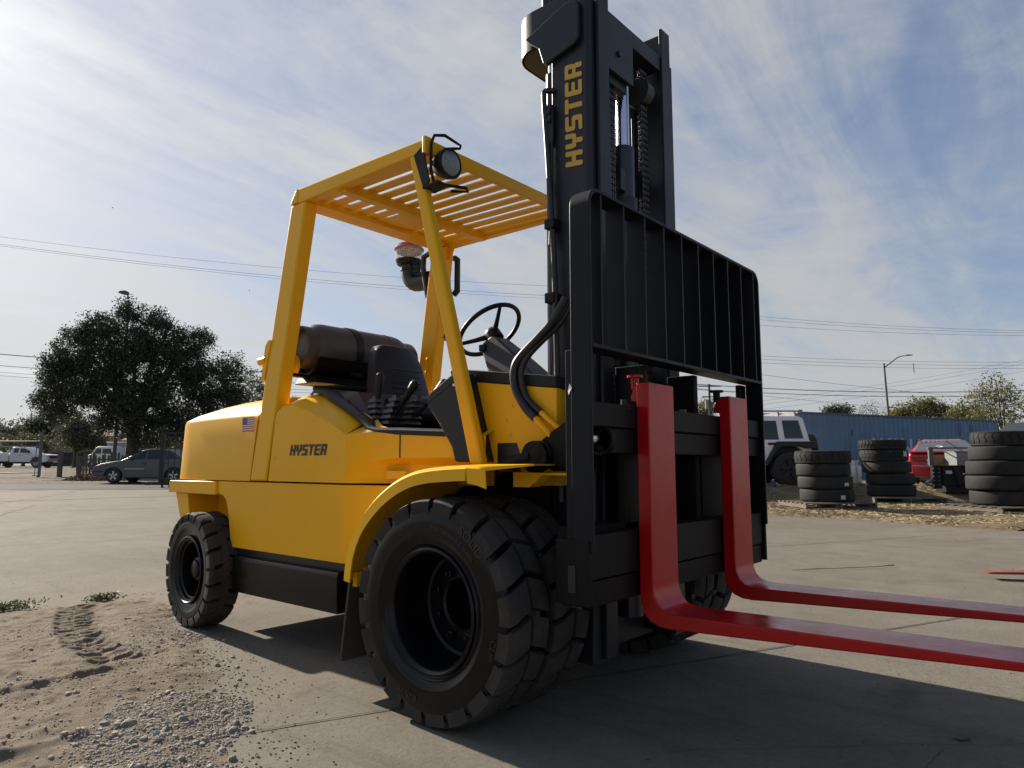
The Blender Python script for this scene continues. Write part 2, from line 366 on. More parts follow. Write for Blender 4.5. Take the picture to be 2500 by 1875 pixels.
TRACK = [(-5.60,1.93),(-5.46,1.876),(-5.07,1.73),(-4.67,1.60),(-4.29,1.515),(-4.0,1.484),(-3.70,1.475)]
def dirt_h(x, y):
    e = bdist(x, y) + .10*(vnoise(x, y, .09)-.5) + .06*(vnoise(x, y, .03)-.5)
    k = sst(-.02, .34, e)
    h = .012*vnoise(x, y, .55) + .012*vnoise(x, y, .21) + .011*vnoise(x, y, .085) + .010*vnoise(x, y, .035)
    # tyre tracks: two chains of lug prints running across the patch
    u0 = 0.0
    for q in range(len(TRACK)-1):
        (ax, ay), (bx, by) = TRACK[q], TRACK[q+1]; dx, dy = bx-ax, by-ay; L_ = math.hypot(dx, dy); dx /= L_; dy /= L_
        u = (x-ax)*dx + (y-ay)*dy; v = -(x-ax)*dy + (y-ay)*dx
        if 0 <= u < L_ and abs(v) < .13:
            lug = max(0, math.sin((u0 + u + .30*abs(v))*2*PI/.085 + (1.6 if v > 0 else 0))); h += (-.010 + .011*lug)*sst(.13, .085, abs(v)) + .007*sst(.03, 0, abs(abs(v)-.10))
        u0 += L_
    for (ax, ay, bx, by) in ((-3.58,.90,-3.60,1.42), (-2.82,.70,-2.79,1.02), (-4.6,.9,-3.7,1.1)):     # scraped ridges
        dx, dy = bx-ax, by-ay; L_ = math.hypot(dx, dy); dx /= L_; dy /= L_; u = (x-ax)*dx + (y-ay)*dy; v = -(x-ax)*dy + (y-ay)*dx + .04*(vnoise(x, y, .11)-.5)
        if -.05 < u < L_+.05: h += .016*sst(.05, 0, abs(v))*sst(-.05, .08, u)*sst(L_+.05, L_-.08, u)*(.5+vnoise(x, y, .07))
    # ripples scraped across by bucket and wheels
    h +=   .004*math.sin((x*.35+y*1.0)*26 + 5*vnoise(x, y, .5))*vnoise(x+9, y, .35)
    return -.012 + k*(.012 + h*1.05)
nx, ny = 400, 250; x0, x1, y0, y1 = -5.8, -1.5, .22, 2.55; vs = []
for j in range(ny+1):
    for i in range(nx+1):
        x = x0+(x1-x0)*i/nx; y = y0+(y1-y0)*j/ny; vs.append((x, y, dirt_h(x, y) if inpoly(x, y) else -.02))
fs = [(j*(nx+1)+i, j*(nx+1)+i+1, (j+1)*(nx+1)+i+1, (j+1)*(nx+1)+i) for j in range(ny) for i in range(nx)]
fs = [f for f in fs if any(vs[k][2] > -.019 for k in f)]
me = bpy.data.meshes.new('dirt_patch'); me.from_pydata(vs, [], fs); me.polygons.foreach_set('use_smooth', [True]*len(fs)); me.materials.append(M['dirt'])
dirt = bpy.data.objects.new('dirt_patch', me); COL.objects.link(dirt); struct(dirt)
# street, verge and straw strip
rng_ = lambda a, b, n: [a+(b-a)*i/n for i in range(n+1)]
sheet('street', rng_(-60, -5, 20), rng_(24.6, 30.6, 6), M['asphalt'], .006)
sheet('gravel_verge', rng_(-60, -5, 60), rng_(30.2, 76, 60), M['verge'], .012, lambda x, y, l, d: .05*vnoise(x, y, 1.3)*sst(30.2, 31.5, d))
def straw_e(x, y):
    p = Vector((x, y, 0)); l, d = p.dot(RGT), p.dot(FWD)
    return d - (13.2 - (l-5.0)*1.15 + 1.0*(vnoise(x, y, .8)-.5) + .5*(vnoise(x, y, .25)-.5)) if l > 1 else -1
def straw_edge(x, y): return straw_e(x, y) > -.35
def strawh(x, y, l, d): return -.012 + sst(-.1, .9, straw_e(x, y))*(.024 + .05*vnoise(x, y, .9) + .03*vnoise(x, y, .3))
sheet('straw_ground', rng_(2, 22, 130), rng_(7.5, 34, 180), M['strawbed'], .0, strawh, straw_edge)
# ------------------------------------------------------------------ lettering
GL = {'H': [(0,0,.27,1), (.55,0,.82,1), (.2,.38,.6,.62)],
      'Y': [(0,.5,.27,1), (.55,.5,.82,1), (0.04,.36,.78,.58), (.28,0,.55,.4)],
      'S': [(.04,.79,.82,1), (0,.46,.27,.96), (.04,.41,.78,.60), (.55,.04,.82,.56), (0,0,.78,.21)],
      'T': [(0,.79,.82,1), (.28,0,.55,.82)],
      'E': [(0,.04,.27,.96), (.04,.79,.80,1), (.04,.40,.74,.60), (.04,0,.80,.21)],
      'R': [(0,0,.27,1), (.2,.79,.77,1), (.55,.5,.82,.96), (.2,.36,.77,.56), (.54,0,.81,.44)]}
def word_mesh(mb, word, height, slant, f):
    """letters as thin raised strips; f maps (u along, v up, t out) to a point"""
    u0 = 0; k = 0
    for ch in word:
        for (a, b, c, d) in GL[ch]:
            k += 1; th = 0.0012 + 0.0002*(k % 7)
            ch_ = 0.05
            P = [(a+ch_,b),(c-ch_,b),(c,b+ch_),(c,d-ch_),(c-ch_,d),(a+ch_,d),(a,d-ch_),(a,b+ch_)]
            pts = [((u0 + p[0] + slant*p[1])*height, p[1]*height) for p in P]
            n = len(pts); vs = [f(u, v, 0) for u, v in pts] + [f(u, v, th) for u, v in pts]
            mb.add(vs, [tuple(range(n-1, -1, -1)), tuple(range(n, 2*n))] + [(i, (i+1) % n, n+(i+1) % n, n+i) for i in range(n)])
        u0 += 0.96
    return mb
def font_mesh(txt, size, bold=0.0):
    c = bpy.data.curves.new('t', 'FONT'); c.body = txt; c.size = size; c.offset = bold; c.resolution_u = 3; c.align_x = 'CENTER'
    o = bpy.data.objects.new('t', c); COL.objects.link(o)
    me = o.to_mesh(); vs = [v.co.copy() for v in me.vertices]; fs = [tuple(p.vertices) for p in me.polygons]
    o.to_mesh_clear(); bpy.data.objects.remove(o); bpy.data.curves.remove(c)
    return vs, fs
def font_part(name, txt, size, f, m, parent, bold=0.0):
    vs, fs = font_mesh(txt, size, bold); mb = MB(); mb.add([f(p.x, p.y) for p in vs], fs)
    me = bpy.data.meshes.new(name); me.from_pydata([tuple(p) for p in mb.v], [], mb.f)
    return part(name, me, m, parent, smooth=False)

# ------------------------------------------------------------------ wheels
def tyre_parts(parent, Rr, wd, bead, N, rows, seed, tmat, smat, marks=None, worn=0.0):
    h = wd/2; r_ = random.Random(seed)
    side = [(-h*.80, bead), (-h*.86, bead+.012), (-h*.88, bead+.03), (-h*.95, bead+.05), (-h*.985, bead+.056), (-h*.99, bead+.064), (-h*.985, bead+.07), (-h*1.0, bead+(Rr-bead)*.5), (-h*.985, Rr-.055), (-h*.955, Rr-.048), (-h*.95, Rr-.036), (-h*.9, Rr-.031)]
    prof = side + [(-h*.5, Rr-.030), (0, Rr-.029), (h*.5, Rr-.030)] + [(-t, r) for t, r in reversed(side)]
    part('tyre', MB().lathe(prof, 'y', n=84), smat, parent, ang=50)
    mb = MB(); step = 2*PI/N
    for i in range(N):
        for (ya, yb, p0, p1, gap) in rows:
            ny = 4; na = 4; j1 = r_.uniform(-.02, .02)*worn; grid = []
            outer = abs(ya) > h*.85 or abs(yb) > h*.85
            ys = [ya + (yb-ya)*k/ny for k in range(ny+1)]
            def col(k):
                y = ys[k]; t = k/ny; ph = p0 + (p1-p0)*t
                return y, ph
            sg = -1 if (ya+yb) < 0 else 1
            cols = []
            for k in range(ny+1):
                y, ph = col(k); cols.append((y, ph, Rr - 0.012*max(0, (abs(y)-h*.75)/(h*.25))**2 + r_.uniform(-.001, .001)))
            if outer:   # the block runs down over the shoulder
                e = (sg*h*(.99 + r_.uniform(0, .015)), cols[0][1] if sg < 0 else cols[-1][1], Rr-.05 - r_.uniform(0, .012)*worn)
                cols = [e] + cols if sg < 0 else cols + [e]
            vs = []
            for (y, ph, rr) in cols:
                for a in range(na+1):
                    th = (i + ph + gap/2 + (1-gap)*a/na + j1)*step
                    vs.append((rr*math.cos(th), y, rr*math.sin(th)))
            nc = len(cols); base = len(vs)
            for (y, ph, rr) in cols:
                for a in range(na+1):
                    th = (i + ph + gap/2 + (1-gap)*a/na + j1)*step
                    rb = min(rr-.004, Rr-.032); vs.append((rb*math.cos(th), y*.985, rb*math.sin(th)))
            q = lambda c, a: c*(na+1)+a
            fs = [(q(c, a), q(c, a+1), q(c+1, a+1), q(c+1, a)) for c in range(nc-1) for a in range(na)]
            ring = [q(0, a) for a in range(na+1)] + [q(c, na) for c in range(1, nc)] + [q(nc-1, a) for a in range(na-1, -1, -1)] + [q(c, 0) for c in range(nc-2, 0, -1)]
            L_ = len(ring); fs += [(ring[x], ring[(x+1) % L_], base+ring[(x+1) % L_], base+ring[x]) for x in range(L_)]
            mb.add(vs, fs)
    part('tread', mb, tmat, parent, ang=30)
    for (txt, size, rad, a0) in (marks or []):
        vs, fs = font_mesh(txt, size)
        def f(x, y):
            a = R(a0) - x/rad*1.0; rr = rad + y
            return (rr*math.cos(a), -h*1.004 - .0015, rr*math.sin(a))
        me = bpy.data.meshes.new('lettering'); me.from_pydata([f(p.x, p.y) for p in vs], [], fs)
        part('lettering', me, M['side_letter'], parent, smooth=False)
M['side_letter'] = mat('raised_rubber_lettering', (0.022, 0.022, 0.023), 0.3)

def front_wheel(parent, y, face, seed, marks):
    o = MB()
    # deep barrel rim with the disc far inside
    o.lathe([(-.088, .226), (-.100, .232), (-.106, .224), (-.098, .214), (-.085, .208), (-.03, .203), (.075, .196), (.085, .17)], 'y', n=64)
    wv = part('wheel', o, M['rim'], parent, ang=40)
    wv.location = (0, y, .413); wv.rotation_euler = (0, 0.35*seed, 0 if face < 0 else PI)
    part('lock_ring', MB().lathe([(-.096, .238), (-.104, .246), (-.097, .252), (-.088, .246)], 'y', n=64), M['rim'], wv)
    part('disc', MB().lathe([(.082, .19), (.074, .165), (.072, .10), (.080, .092), (.12, .088), (.17, .06), (.17, .001)], 'y', n=40), M['rim'], wv)
    for k in range(8):
        a = 2*PI*k/8; part('wheel_nut', MB().lathe([(.072, .015), (.052, .015), (.050, .009), (.040, .009), (.040, .001)], 'y', (.125*math.cos(a), 0, .125*math.sin(a)), 6), M['rim'], wv)
    rows = [(-.110, -.007, 0, .34, .20), (.009, .108, .40, .18, .20)]
    tyre_parts(wv, .415, .22, .222, 20, rows, seed, M['tread'], M['side_rubber'], marks, 1.0)
    return wv
def rear_wheel(parent, y, face, seed):
    o = MB()
    o.lathe([(-.075, .192), (-.088, .198), (-.092, .188), (-.080, .180), (-.078, .172), (-.062, .168), (-.058, .158), (-.03, .154), (.03, .150), (.05, .12), (.05, .001)], 'y', n=56)
    wv = part('wheel', o, M['rim'], parent, ang=35)
    wv.location = (-2.27, y, .333); wv.rotation_euler = (0, .2*seed, (0 if face < 0 else PI) + R(4)*face)
    part('hub', MB().lathe([(.05, .085), (.0, .08), (-.010, .074), (-.030, .070), (-.036, .062), (-.036, .054), (-.046, .050), (-.050, .042), (-.052, .001)], 'y', n=32), M['rim'], wv)
    for k in range(6):
        a = 2*PI*k/6+.3; part('wheel_nut', MB().lathe([(.05, .014), (.022, .014), (.02, .008), (.01, .008), (.01, .001)], 'y', (.112*math.cos(a), 0, .112*math.sin(a)), 6), M['rim'], wv)
    rows = [(-.092, -.022, 0, .2, .22), (.022, .092, .7, .5, .22), (-.020, .020, .2, .5, .04)]
    tyre_parts(wv, .335, .186, .19, 21, rows, seed+20, M['tread'], M['side_rubber'], [('7.00-12', .028, .245, 262)], .7)
    return wv

# ------------------------------------------------------------------ the forklift (local frame: x forward, y to its left, front axle at x=0)
F = thing('forklift', 'yellow forklift with black mast and two long red forks parked on concrete', 'forklift', (-2.0, 2.79, 0))
def fp(name, mb, m, parent=F, **k): return part(name, mb, M[m], parent, **k)
front_wheel(F, -.81, -1, 1, [('SOLID', .05, .335, 70), ('PERFORMANCE SERIES', .024, .300, 84), ('8.25-15', .034, .315, -88), ('CLIP', .036, .325, 5)])
front_wheel(F, -.555, -1, 2, None)
front_wheel(F, .81, 1, 3, None)
front_wheel(F, .555, 1, 4, None)
rear_wheel(F, -.645, -1, 1)
rear_wheel(F, .645, 1, 2)
# axles and underside
fp('front_axle', MB().cyl((0,-.5,.42), (0,.5,.42), .11, 16).box(-.25,.15,-.3,.3,.3,.55), 'frame_black')
fp('steer_axle', MB().box(-2.36,-2.18,-.5,.5,.24,.44), 'frame_black', bev=.01)
fp('chassis', MB().box(-2.0,-.1,-.50,.50,.24,.82).box(-.14,.16,-.36,.36,.55,.80), 'frame_black')
# counterweight: crowned cast block with an overhanging lip and a tapered tail
cw = MB(); xs = [-2.712, -2.700, -2.66, -2.55, -2.35, -2.1, -1.95, -1.812]
rows = []
for i, x in enumerate(xs):
    t = (x + 2.712)/1.097; last = i == 7
    sh = 1.232 + .012*math.sin(t*2.2)             # shoulder height of the side
    cr = 1.245 + .115*min(1, (t/.5))**.5 if i > 0 else 1.2
    if i == 0: sh, cr = 1.20, 1.205
    inset = [.03, .012, .003, 0, 0, 0, 0, 0][i]
    half = .62 - inset
    xo = x - (0 if i > 2 else 0)
    sec = [(-half, .860), (-half, sh-.02), (-half+.010, sh), (-half+.05, sh+(cr-sh)*.42), (-half+.12, sh+(cr-sh)*.75), (-half+.22, cr-.006), (-.15, cr), (.15, cr), (half-.22, cr-.006), (half-.12, sh+(cr-sh)*.75), (half-.05, sh+(cr-sh)*.42), (half-.010, sh), (half, sh-.02), (half, .860)]
    rows.append([(xo + (.045*(z-.85)/.4 if i < 3 else (.165*(z-.86) if last else 0)), y, z) for y, z in sec])
nS = len(rows[0]); vs_ = [p for r_ in rows for p in r_]
fs_ = [(i*nS+k, i*nS+k+1, (i+1)*nS+k+1, (i+1)*nS+k) for i in range(len(rows)-1) for k in range(nS-1)]
fs_ += [tuple(range(nS)), tuple((len(rows)-1)*nS+k for k in range(nS-1, -1, -1))]
cw.add(vs_, fs_)
cwo = fp('counterweight', cw, 'yellow', ang=30)
lip = [(-2.79,.775),(-2.785,.842),(-2.775,.851),(-2.18,.853),(-2.172,.846),(-2.168,.775),(-2.18,.772)]
fp('counterweight_lip', MB().prism(lip, 'y', -.638, .638), 'yellow', cwo, bev=.008)
fp('counterweight_tail', MB().prism([(-2.77,.771),(-2.70,.63),(-2.64,.54),(-2.56,.46),(-2.47,.46),(-2.56,.62),(-2.60,.771)], 'y', -.60, .60), 'yellow', cwo, bev=.006)
fp('wheel_well', MB().box(-2.58,-2.0,-.40,.40,.46,.772), 'yellow', cwo)
# side panel with the cut-out for the rear wheel
pan = [(-2.158,.853),(-2.166,.845),(-2.166,.785),(-2.14,.778),(-2.095,.768),(-2.062,.745),(-2.04,.70),(-2.018,.62),(-1.998,.54),(-1.985,.478),(-.9215,.476),(-.9215,.853)]
for s in (-1, 1):
    sp_ = fp('side_panel', MB().prism(pan, 'y', s*.622, s*.50), 'yellow', ang=20)
    fp('panel_edge', MB().tube([(-2.155,s*.6175,.849),(-.925,s*.6175,.849),(-.72,s*.5705,.848)], .0055, 8), 'yellow', sp_)  # thin bead added to catch a highlight along the panel top
    # front of the lower panel turns in behind the fender
    a = [(-.9215, s*.622, .476), (-.40, s*.50, .476), (-.40, s*.44, .476), (-.9215, s*.50, .476)]
    fp('front_panel', MB().hull8(a, [(x, y, .853) for x, y, z in a]), 'yellow', ang=20)
M['step'] = mat('step_black_satin', (0.006, 0.006, 0.0065), 0.30, spec=.3, bump=0.02, bscale=30, rvar=.06)
for s in (-1, 1):
    fp('step', MB().prism([(s*.52,.236),(s*.642,.236),(s*.648,.30),(s*.648,.418),(s*.640,.432),(s*.620,.438),(s*.52,.438)], 'x', -1.915, -.925), 'step', bev=.006)
    fp('recess_shade_strip', MB().box(-1.97,-.926,s*.50,s*.600,.437,.478), 'decal_gap_black')  # black strip paints in the shade of the recess above the step
    # hood side shell, rounded over at the top
    hp = [(-1.612,.863),(-1.563,1.20),(-1.545,1.245),(-1.49,1.272),(-1.40,1.275),(-1.25,1.235),(-1.10,1.180),(-.950,1.117),(-.9215,1.10),(-.9215,.863)]
    mb = MB(); n = len(hp)
    # offset rings going inward: (inset from outline toward the top, y, z lift)
    up = [(0,.0,0),(.004,.012,.006),(.02,.06,.030),(.05,.12,.058),(.09,.19,.078)]
    rowsH = []
    for (ins, dy, dz) in up:
        row = []
        for (x, z) in hp:
            k = sst(1.08, 1.2, z); top = 1 if z > 1.10 else 0
            row.append((x, s*(.622 - dy*(1 if top else 0) - (0.001*dy)), z + dz*top))
        rowsH.append(row)
    vs_ = [p for r_ in rowsH for p in r_]
    fs_ = [tuple(range(n))] + [(i*n+k, i*n+(k+1), (i+1)*n+(k+1), (i+1)*n+k) for i in range(len(up)-1) for k in range(1, n-2)]
    mb.add(vs_, fs_)
    # inner closing sheet
    mb.add([(x, s*.40, z) for x, z in [(-1.60,.862),(-1.60,1.2),(-.92,1.1),(-.92,.862)]], [(0,1,2,3)])
    hs = fp('hood_side', mb, 'yellow', ang=26)
    for (x, z) in ((-1.545, 1.188), (-1.552, .995)):
        fp('rivet', MB().lathe([(0,.010),(-.003,.009),(-.0045,.005),(-.0045,.0005)], 'y', (x, 0, z), 12) if s < 0 else MB().lathe([(0,.010),(.003,.009),(.0045,.005),(.0045,.0005)], 'y', (x, 0, z), 12), 'yellow', hs, loc=(0, s*.622, 0))
    # cowl panel between hood and front post: turns in, upper band over a hollowed lower half
    top = [(-.9215,.622),(-.87,.610),(-.80,.592),(-.70,.574),(-.58,.560),(-.05,.545)]
    zt = [1.112, 1.118, 1.122, 1.116, 1.106, 1.09]
    mb = MB()
    vs_ = []
    for i, (x, y) in enumerate(top):
        zi = zt[i]; d = [0, .006, .03, .05, .055, .055][i]
        zb = [.905, .925, .955, .978, .985, .985][i]
        vs_ += [(x, s*(y-[.20,.16,.10,.06,.06,.06][i]), zi+[.075,.05,.025,.012,.012,.012][i]), (x, s*y, zi-.012), (x, s*y, zb), (x, s*(y-d*.5), zb-.014), (x, s*(y-d), zb-.034), (x, s*(y-d), .863)]
    fs_ = [(i*6+k, i*6+k+1, (i+1)*6+k+1, (i+1)*6+k) for i in range(5) for k in range(5)]
    mb.add(vs_, fs_)
    cp = fp('cowl_panel', mb, 'yellow', ang=50)
    fp('panel_gap', MB().box(-.588,-.578,s*.50,s*.5615,.985,1.095), 'decal_gap_black', cp)
    fp('latch', MB().box(-.69,-.55,s*.535,s*.556,.885,.925), 'yellow', cp, bev=.004)
fp('engine_bay', MB().box(-2.0,-1.45,-.575,.575,.80,1.18), 'frame_black')
fp('hood_bridge', MB().prism([(-.53,1.15),(-.53,1.27),(-.42,1.325),(.42,1.325),(.53,1.27),(.53,1.15)], 'x', -1.95, -1.46), 'yellow', bev=.01)
# decals
fn = lambda x0, z0: (lambda u, v, t: (x0+u, -.6235-t, z0+v))
fp('lettering', word_mesh(MB(), 'HYSTER', .058, .22, fn(-1.407, 1.001)), 'decal_gap_black', smooth=False)
fl = fp('flag_decal', MB().box(-1.914,-1.786,-.6215,-.6195,1.145,1.228), 'white')
for k in range(7):
    z0 = 1.145 + .083*(2*k)/13; x1 = -1.786
    fp('stripe', MB().box(-1.914 if k < 3 else -1.862, x1, -.6225, -.6213, z0, z0+.083/13), 'flag_red', fl, smooth=False)
fp('canton', MB().box(-1.914,-1.862,-.6228,-.6213,1.145+.083*6/13,1.228), 'flag_blue', fl, smooth=False)
st = MB()
for i in range(9):
    for j in range(6 if i % 2 == 0 else 5):
        x = -1.909 + .0084*j + (.0042 if i % 2 else 0); z = 1.1872 + .0044*i
        st.add([(x+.0013*math.cos(a*PI/2), -.6232, z+.0013*math.sin(a*PI/2)) for a in range(4)], [(0,1,2,3)])
fp('stars', st, 'white', fl, smooth=False)

M['boot'] = mat('boot_rubber', (0.045, 0.045, 0.047), 0.3)
# black engine cover, trim and operator compartment
M['cover'] = mat('engine_cover_black', (0.013, 0.014, 0.018), 0.36, bump=.03, bscale=60)
cov = MB()
sec = lambda x, h_, w_: [(x, -w_, .9), (x, -w_, h_-.05), (x, -w_+.05, h_), (x, w_-.05, h_), (x, w_, h_-.05), (x, w_, .9)]
rws = [sec(-1.50, 1.36, .40), sec(-1.40, 1.375, .42), sec(-1.15, 1.35, .43), sec(-1.0, 1.20, .45), (sec(-.90, 1.13, .50))]
vs_ = [p for r_ in rws for p in r_]; cov.add(vs_, [(i*6+k, i*6+k+1, i*6+k+7, i*6+k+6) for i in range(4) for k in range(5)] + [(0,1,2,3,4,5), (24,25,26,27,28,29)])
fp('engine_cover', cov, 'cover', ang=30)
for s in (-1, 1):   # raised lip trim following the hood edge
    ln = [(-1.50, .44, 1.352), (-1.42, .468, 1.372), (-1.33, .478, 1.362), (-1.25, .492, 1.325), (-1.05, .515, 1.245), (-.90, .535, 1.178), (-.835, .552, 1.138), (-.76, .565, 1.122), (-.60, .560, 1.117), (-.30, .553, 1.101), (-.13, .55, 1.095)]
    mb = MB(); vs_ = []
    for i, (x, y, z) in enumerate(ln):
        h_ = .022; d = .05 + (.04 if i < 4 else 0)
        vs_ += [(x, s*(y+.004), z-h_), (x, s*(y+.006), z), (x, s*(y-.012), z+.012), (x, s*(y-d), z+.006), (x, s*(y-d-.10), z-.035)]
    mb.add(vs_, [(i*5+k, i*5+k+1, i*5+k+6, i*5+k+5) for i in range(len(ln)-1) for k in range(4)])
    fp('cover_trim', mb, 'plastic', ang=50)
fp('cover_lip', MB().tube([(-1.46,-.45,1.385), (-1.44,-.3,1.40), (-1.44,.3,1.40), (-1.46,.45,1.385)], .014, 8), 'plastic')
fp('floor_plate', MB().box(-.92,-.1,-.50,.50,1.00,1.06), 'plastic')
# seat
seat = fp('seat', MB().prism([(-1.28,1.20),(-1.27,1.30),(-1.22,1.325),(-.93,1.335),(-.885,1.31),(-.88,1.22),(-.9,1.19)], 'y', -.22, .24), 'vinyl', bev=.03, seg=3)
bk = MB(); q = []
for z, xf, wl, wr in ((1.30,-1.20,-.215,.235), (1.40,-1.225,-.205,.225), (1.55,-1.26,-.17,.20), (1.63,-1.285,-.14,.165), (1.665,-1.30,-.10,.12)):
    q.append([(xf,wl,z), (xf+.028,wl*.55+.0,z), (xf+.028,wr*.55,z), (xf,wr,z), (xf-.085,wr,z), (xf-.10,wr*.5,z), (xf-.10,wl*.5,z), (xf-.085,wl,z)])
vs_ = [p for r_ in q for p in r_]; bk.add(vs_, [(i*8+k, i*8+(k+1) % 8, (i+1)*8+(k+1) % 8, (i+1)*8+k) for i in range(4) for k in range(8)] + [tuple(range(7,-1,-1)), tuple(range(32,40))])
so = fp('seat_back', bk, 'vinyl', bev=.018, seg=3)
for k in range(6):
    z = 1.33 + k*.035; x = -1.172 - .12*(z-1.30)*.9
    fp('seam', MB().tube([(x, -.10+.0*k, z), (x, .12, z)], .003, 6), 'plastic', so)
# control levers in ribbed boots
for k, (bx, by, tip, lean) in enumerate(((-1.015, -.36, (-.985, -.36, 1.435), 0), (-.93, -.34, (-.735, -.33, 1.375), 1), (-.88, -.24, (-.65, -.20, 1.385), 1))):
    b0 = Vector((bx, by, 1.165)); d = (Vector(tip) - b0); mid = b0 + d*.60
    lv = fp('control_lever', MB().tube([b0 + d*.2, mid], .010, 8), 'plastic')
    for j in range(5):
        c0 = b0 + Vector((.014*j*lean, 0, .030*j)); w0 = .048 - .004*j
        fp('boot_rib', MB().hull8([c0+Vector((x*w0, y*w0*.9, 0)) for x, y in ((-1,-1),(1,-1),(1,1),(-1,1))], [c0+Vector((x*w0*.82, y*w0*.75, .016)) for x, y in ((-1,-1),(1,-1),(1,1),(-1,1))]).hull8([c0+Vector((x*w0*.5, y*w0*.5, .014)) for x, y in ((-1,-1),(1,-1),(1,1),(-1,1))], [c0+Vector((x*w0*.5, y*w0*.5, .032)) for x, y in ((-1,-1),(1,-1),(1,1),(-1,1))]), 'boot', lv, smooth=False)
    fp('grip', MB().tube([mid - d*.10, mid, mid + d*.22, b0 + d*.94, b0 + d*1.0, b0 + d*1.03], [.012, .015, .021, .024, .020, .006], 12), 'plastic', lv, ang=60)
# dash side pod behind the front post, yellow cowl, black top rail
for s in (-1, 1):
    pod = MB().prism([(-.378,1.224),(-.369,1.262),(-.35,1.282),(-.21,1.356),(-.165,1.356),(-.05,.965),(-.196,.965),(-.215,1.027),(-.287,1.123)], 'y', s*.588, s*.30)
    po = fp('dash_pod', pod, 'vinyl', bev=.012)
    fp('pod_seam', MB().bar((-.374, s*.588, 1.232), (-.20, s*.588, 1.318), (0, .003, 0), (0, 0, .003)), 'decal_gap_black', po)
    fp('pod_screw', MB().lathe([(0,.008),(s*.003,.007),(s*.004,.001)], 'y', (-.20, s*.588, 1.30), 10), 'chrome', po)
    cwl = MB().prism([(-.20,.95),(-.31,1.338),(.285,1.262),(.285,.95)], 'y', s*.49, s*.455)
    co = fp('cowl_side', cwl, 'yellow', bev=.004)
    for (x, z) in ((.05,1.20),(.02,1.14),(.04,1.08),(.17,1.205),(.20,1.17),(.235,1.165),(.265,1.165)):
        fp('bolt', MB().lathe([(0,.008),(s*.004,.007),(s*.005,.001)], 'y', (x, s*.490, z), 8), 'yellow', co)
    br = MB().prism([(-.31,1.340),(-.32,1.384),(-.30,1.391),(.285,1.312),(.285,1.264)], 'y', s*.494, s*.40)
    bo = fp('dash_rail', br, 'plastic', bev=.004)
    fp('screw', MB().lathe([(0,.008),(s*.003,.007),(s*.004,.001)], 'y', (-.165, s*.495, 1.345), 10), 'chrome', bo)
fp('cowl_front', MB().prism([(.25,.87),(.25,1.262),(.27,1.262),(.27,.87)], 'y', -.456, .456), 'yellow')
fp('dash_top', MB().prism([(-.30,1.31),(-.30,1.368),(.27,1.295),(.27,1.24)], 'y', -.40, .40), 'plastic')
fp('cowl_bracket', MB().prism([(.06,.86),(.06,1.0),(.24,1.0),(.25,.87)], 'y', -.45, -.43), 'yellow', bev=.004)
fp('cowl_opening', MB().prism([(-.03,.955),(.09,.955),(.09,1.01),(.075,1.045),(-.03,1.045)], 'y', -.4925, -.48), 'decal_gap_black')
# steering column and wheel
colp = [(-.535,1.565),(-.525,1.592),(-.470,1.625),(-.430,1.615),(-.33,1.54),(-.20,1.43),(-.125,1.36),(-.20,1.30),(-.44,1.39)]
sc = fp('steering_column', MB().prism(colp, 'y', -.085, .085, w=lambda p, k: (-1 if k == 0 else 1)*(.052 + .05*max(0, (1.62-p[1])/.3))), 'gray_plastic', bev=.012)
fp('switch', MB().box(-.53,-.49,-.078,-.060,1.545,1.58), 'plastic', sc, bev=.003)
swc = Vector((-.522, .0, 1.668)); t_ = R(40)
ex = Vector((math.cos(t_), 0, math.sin(t_))); ey = Vector((0, 1, 0)); nz = ex.cross(ey)
sw = fp('steering_wheel', MB().tube([swc + (ex*math.cos(2*PI*k/40) + ey*math.sin(2*PI*k/40))*.180 for k in range(40)], .0125, 10, closed=True), 'plastic', ang=80)
for a in (-20, 110, 225):
    d = ex*math.cos(R(a)) + ey*math.sin(R(a)); fp('spoke', MB().tube([swc - nz*.035 + d*.03, swc - nz*.02 + d*.10, swc + d*.175], [.016, .012, .010], 8), 'plastic', sw, ang=80)
hb = MB(); hb.tube([swc - nz*.075, swc - nz*.03, swc - nz*.012, swc - nz*.006], [.045, .046, .04, .012], 20); fp('horn_hub', hb, 'plastic', sw, ang=60)
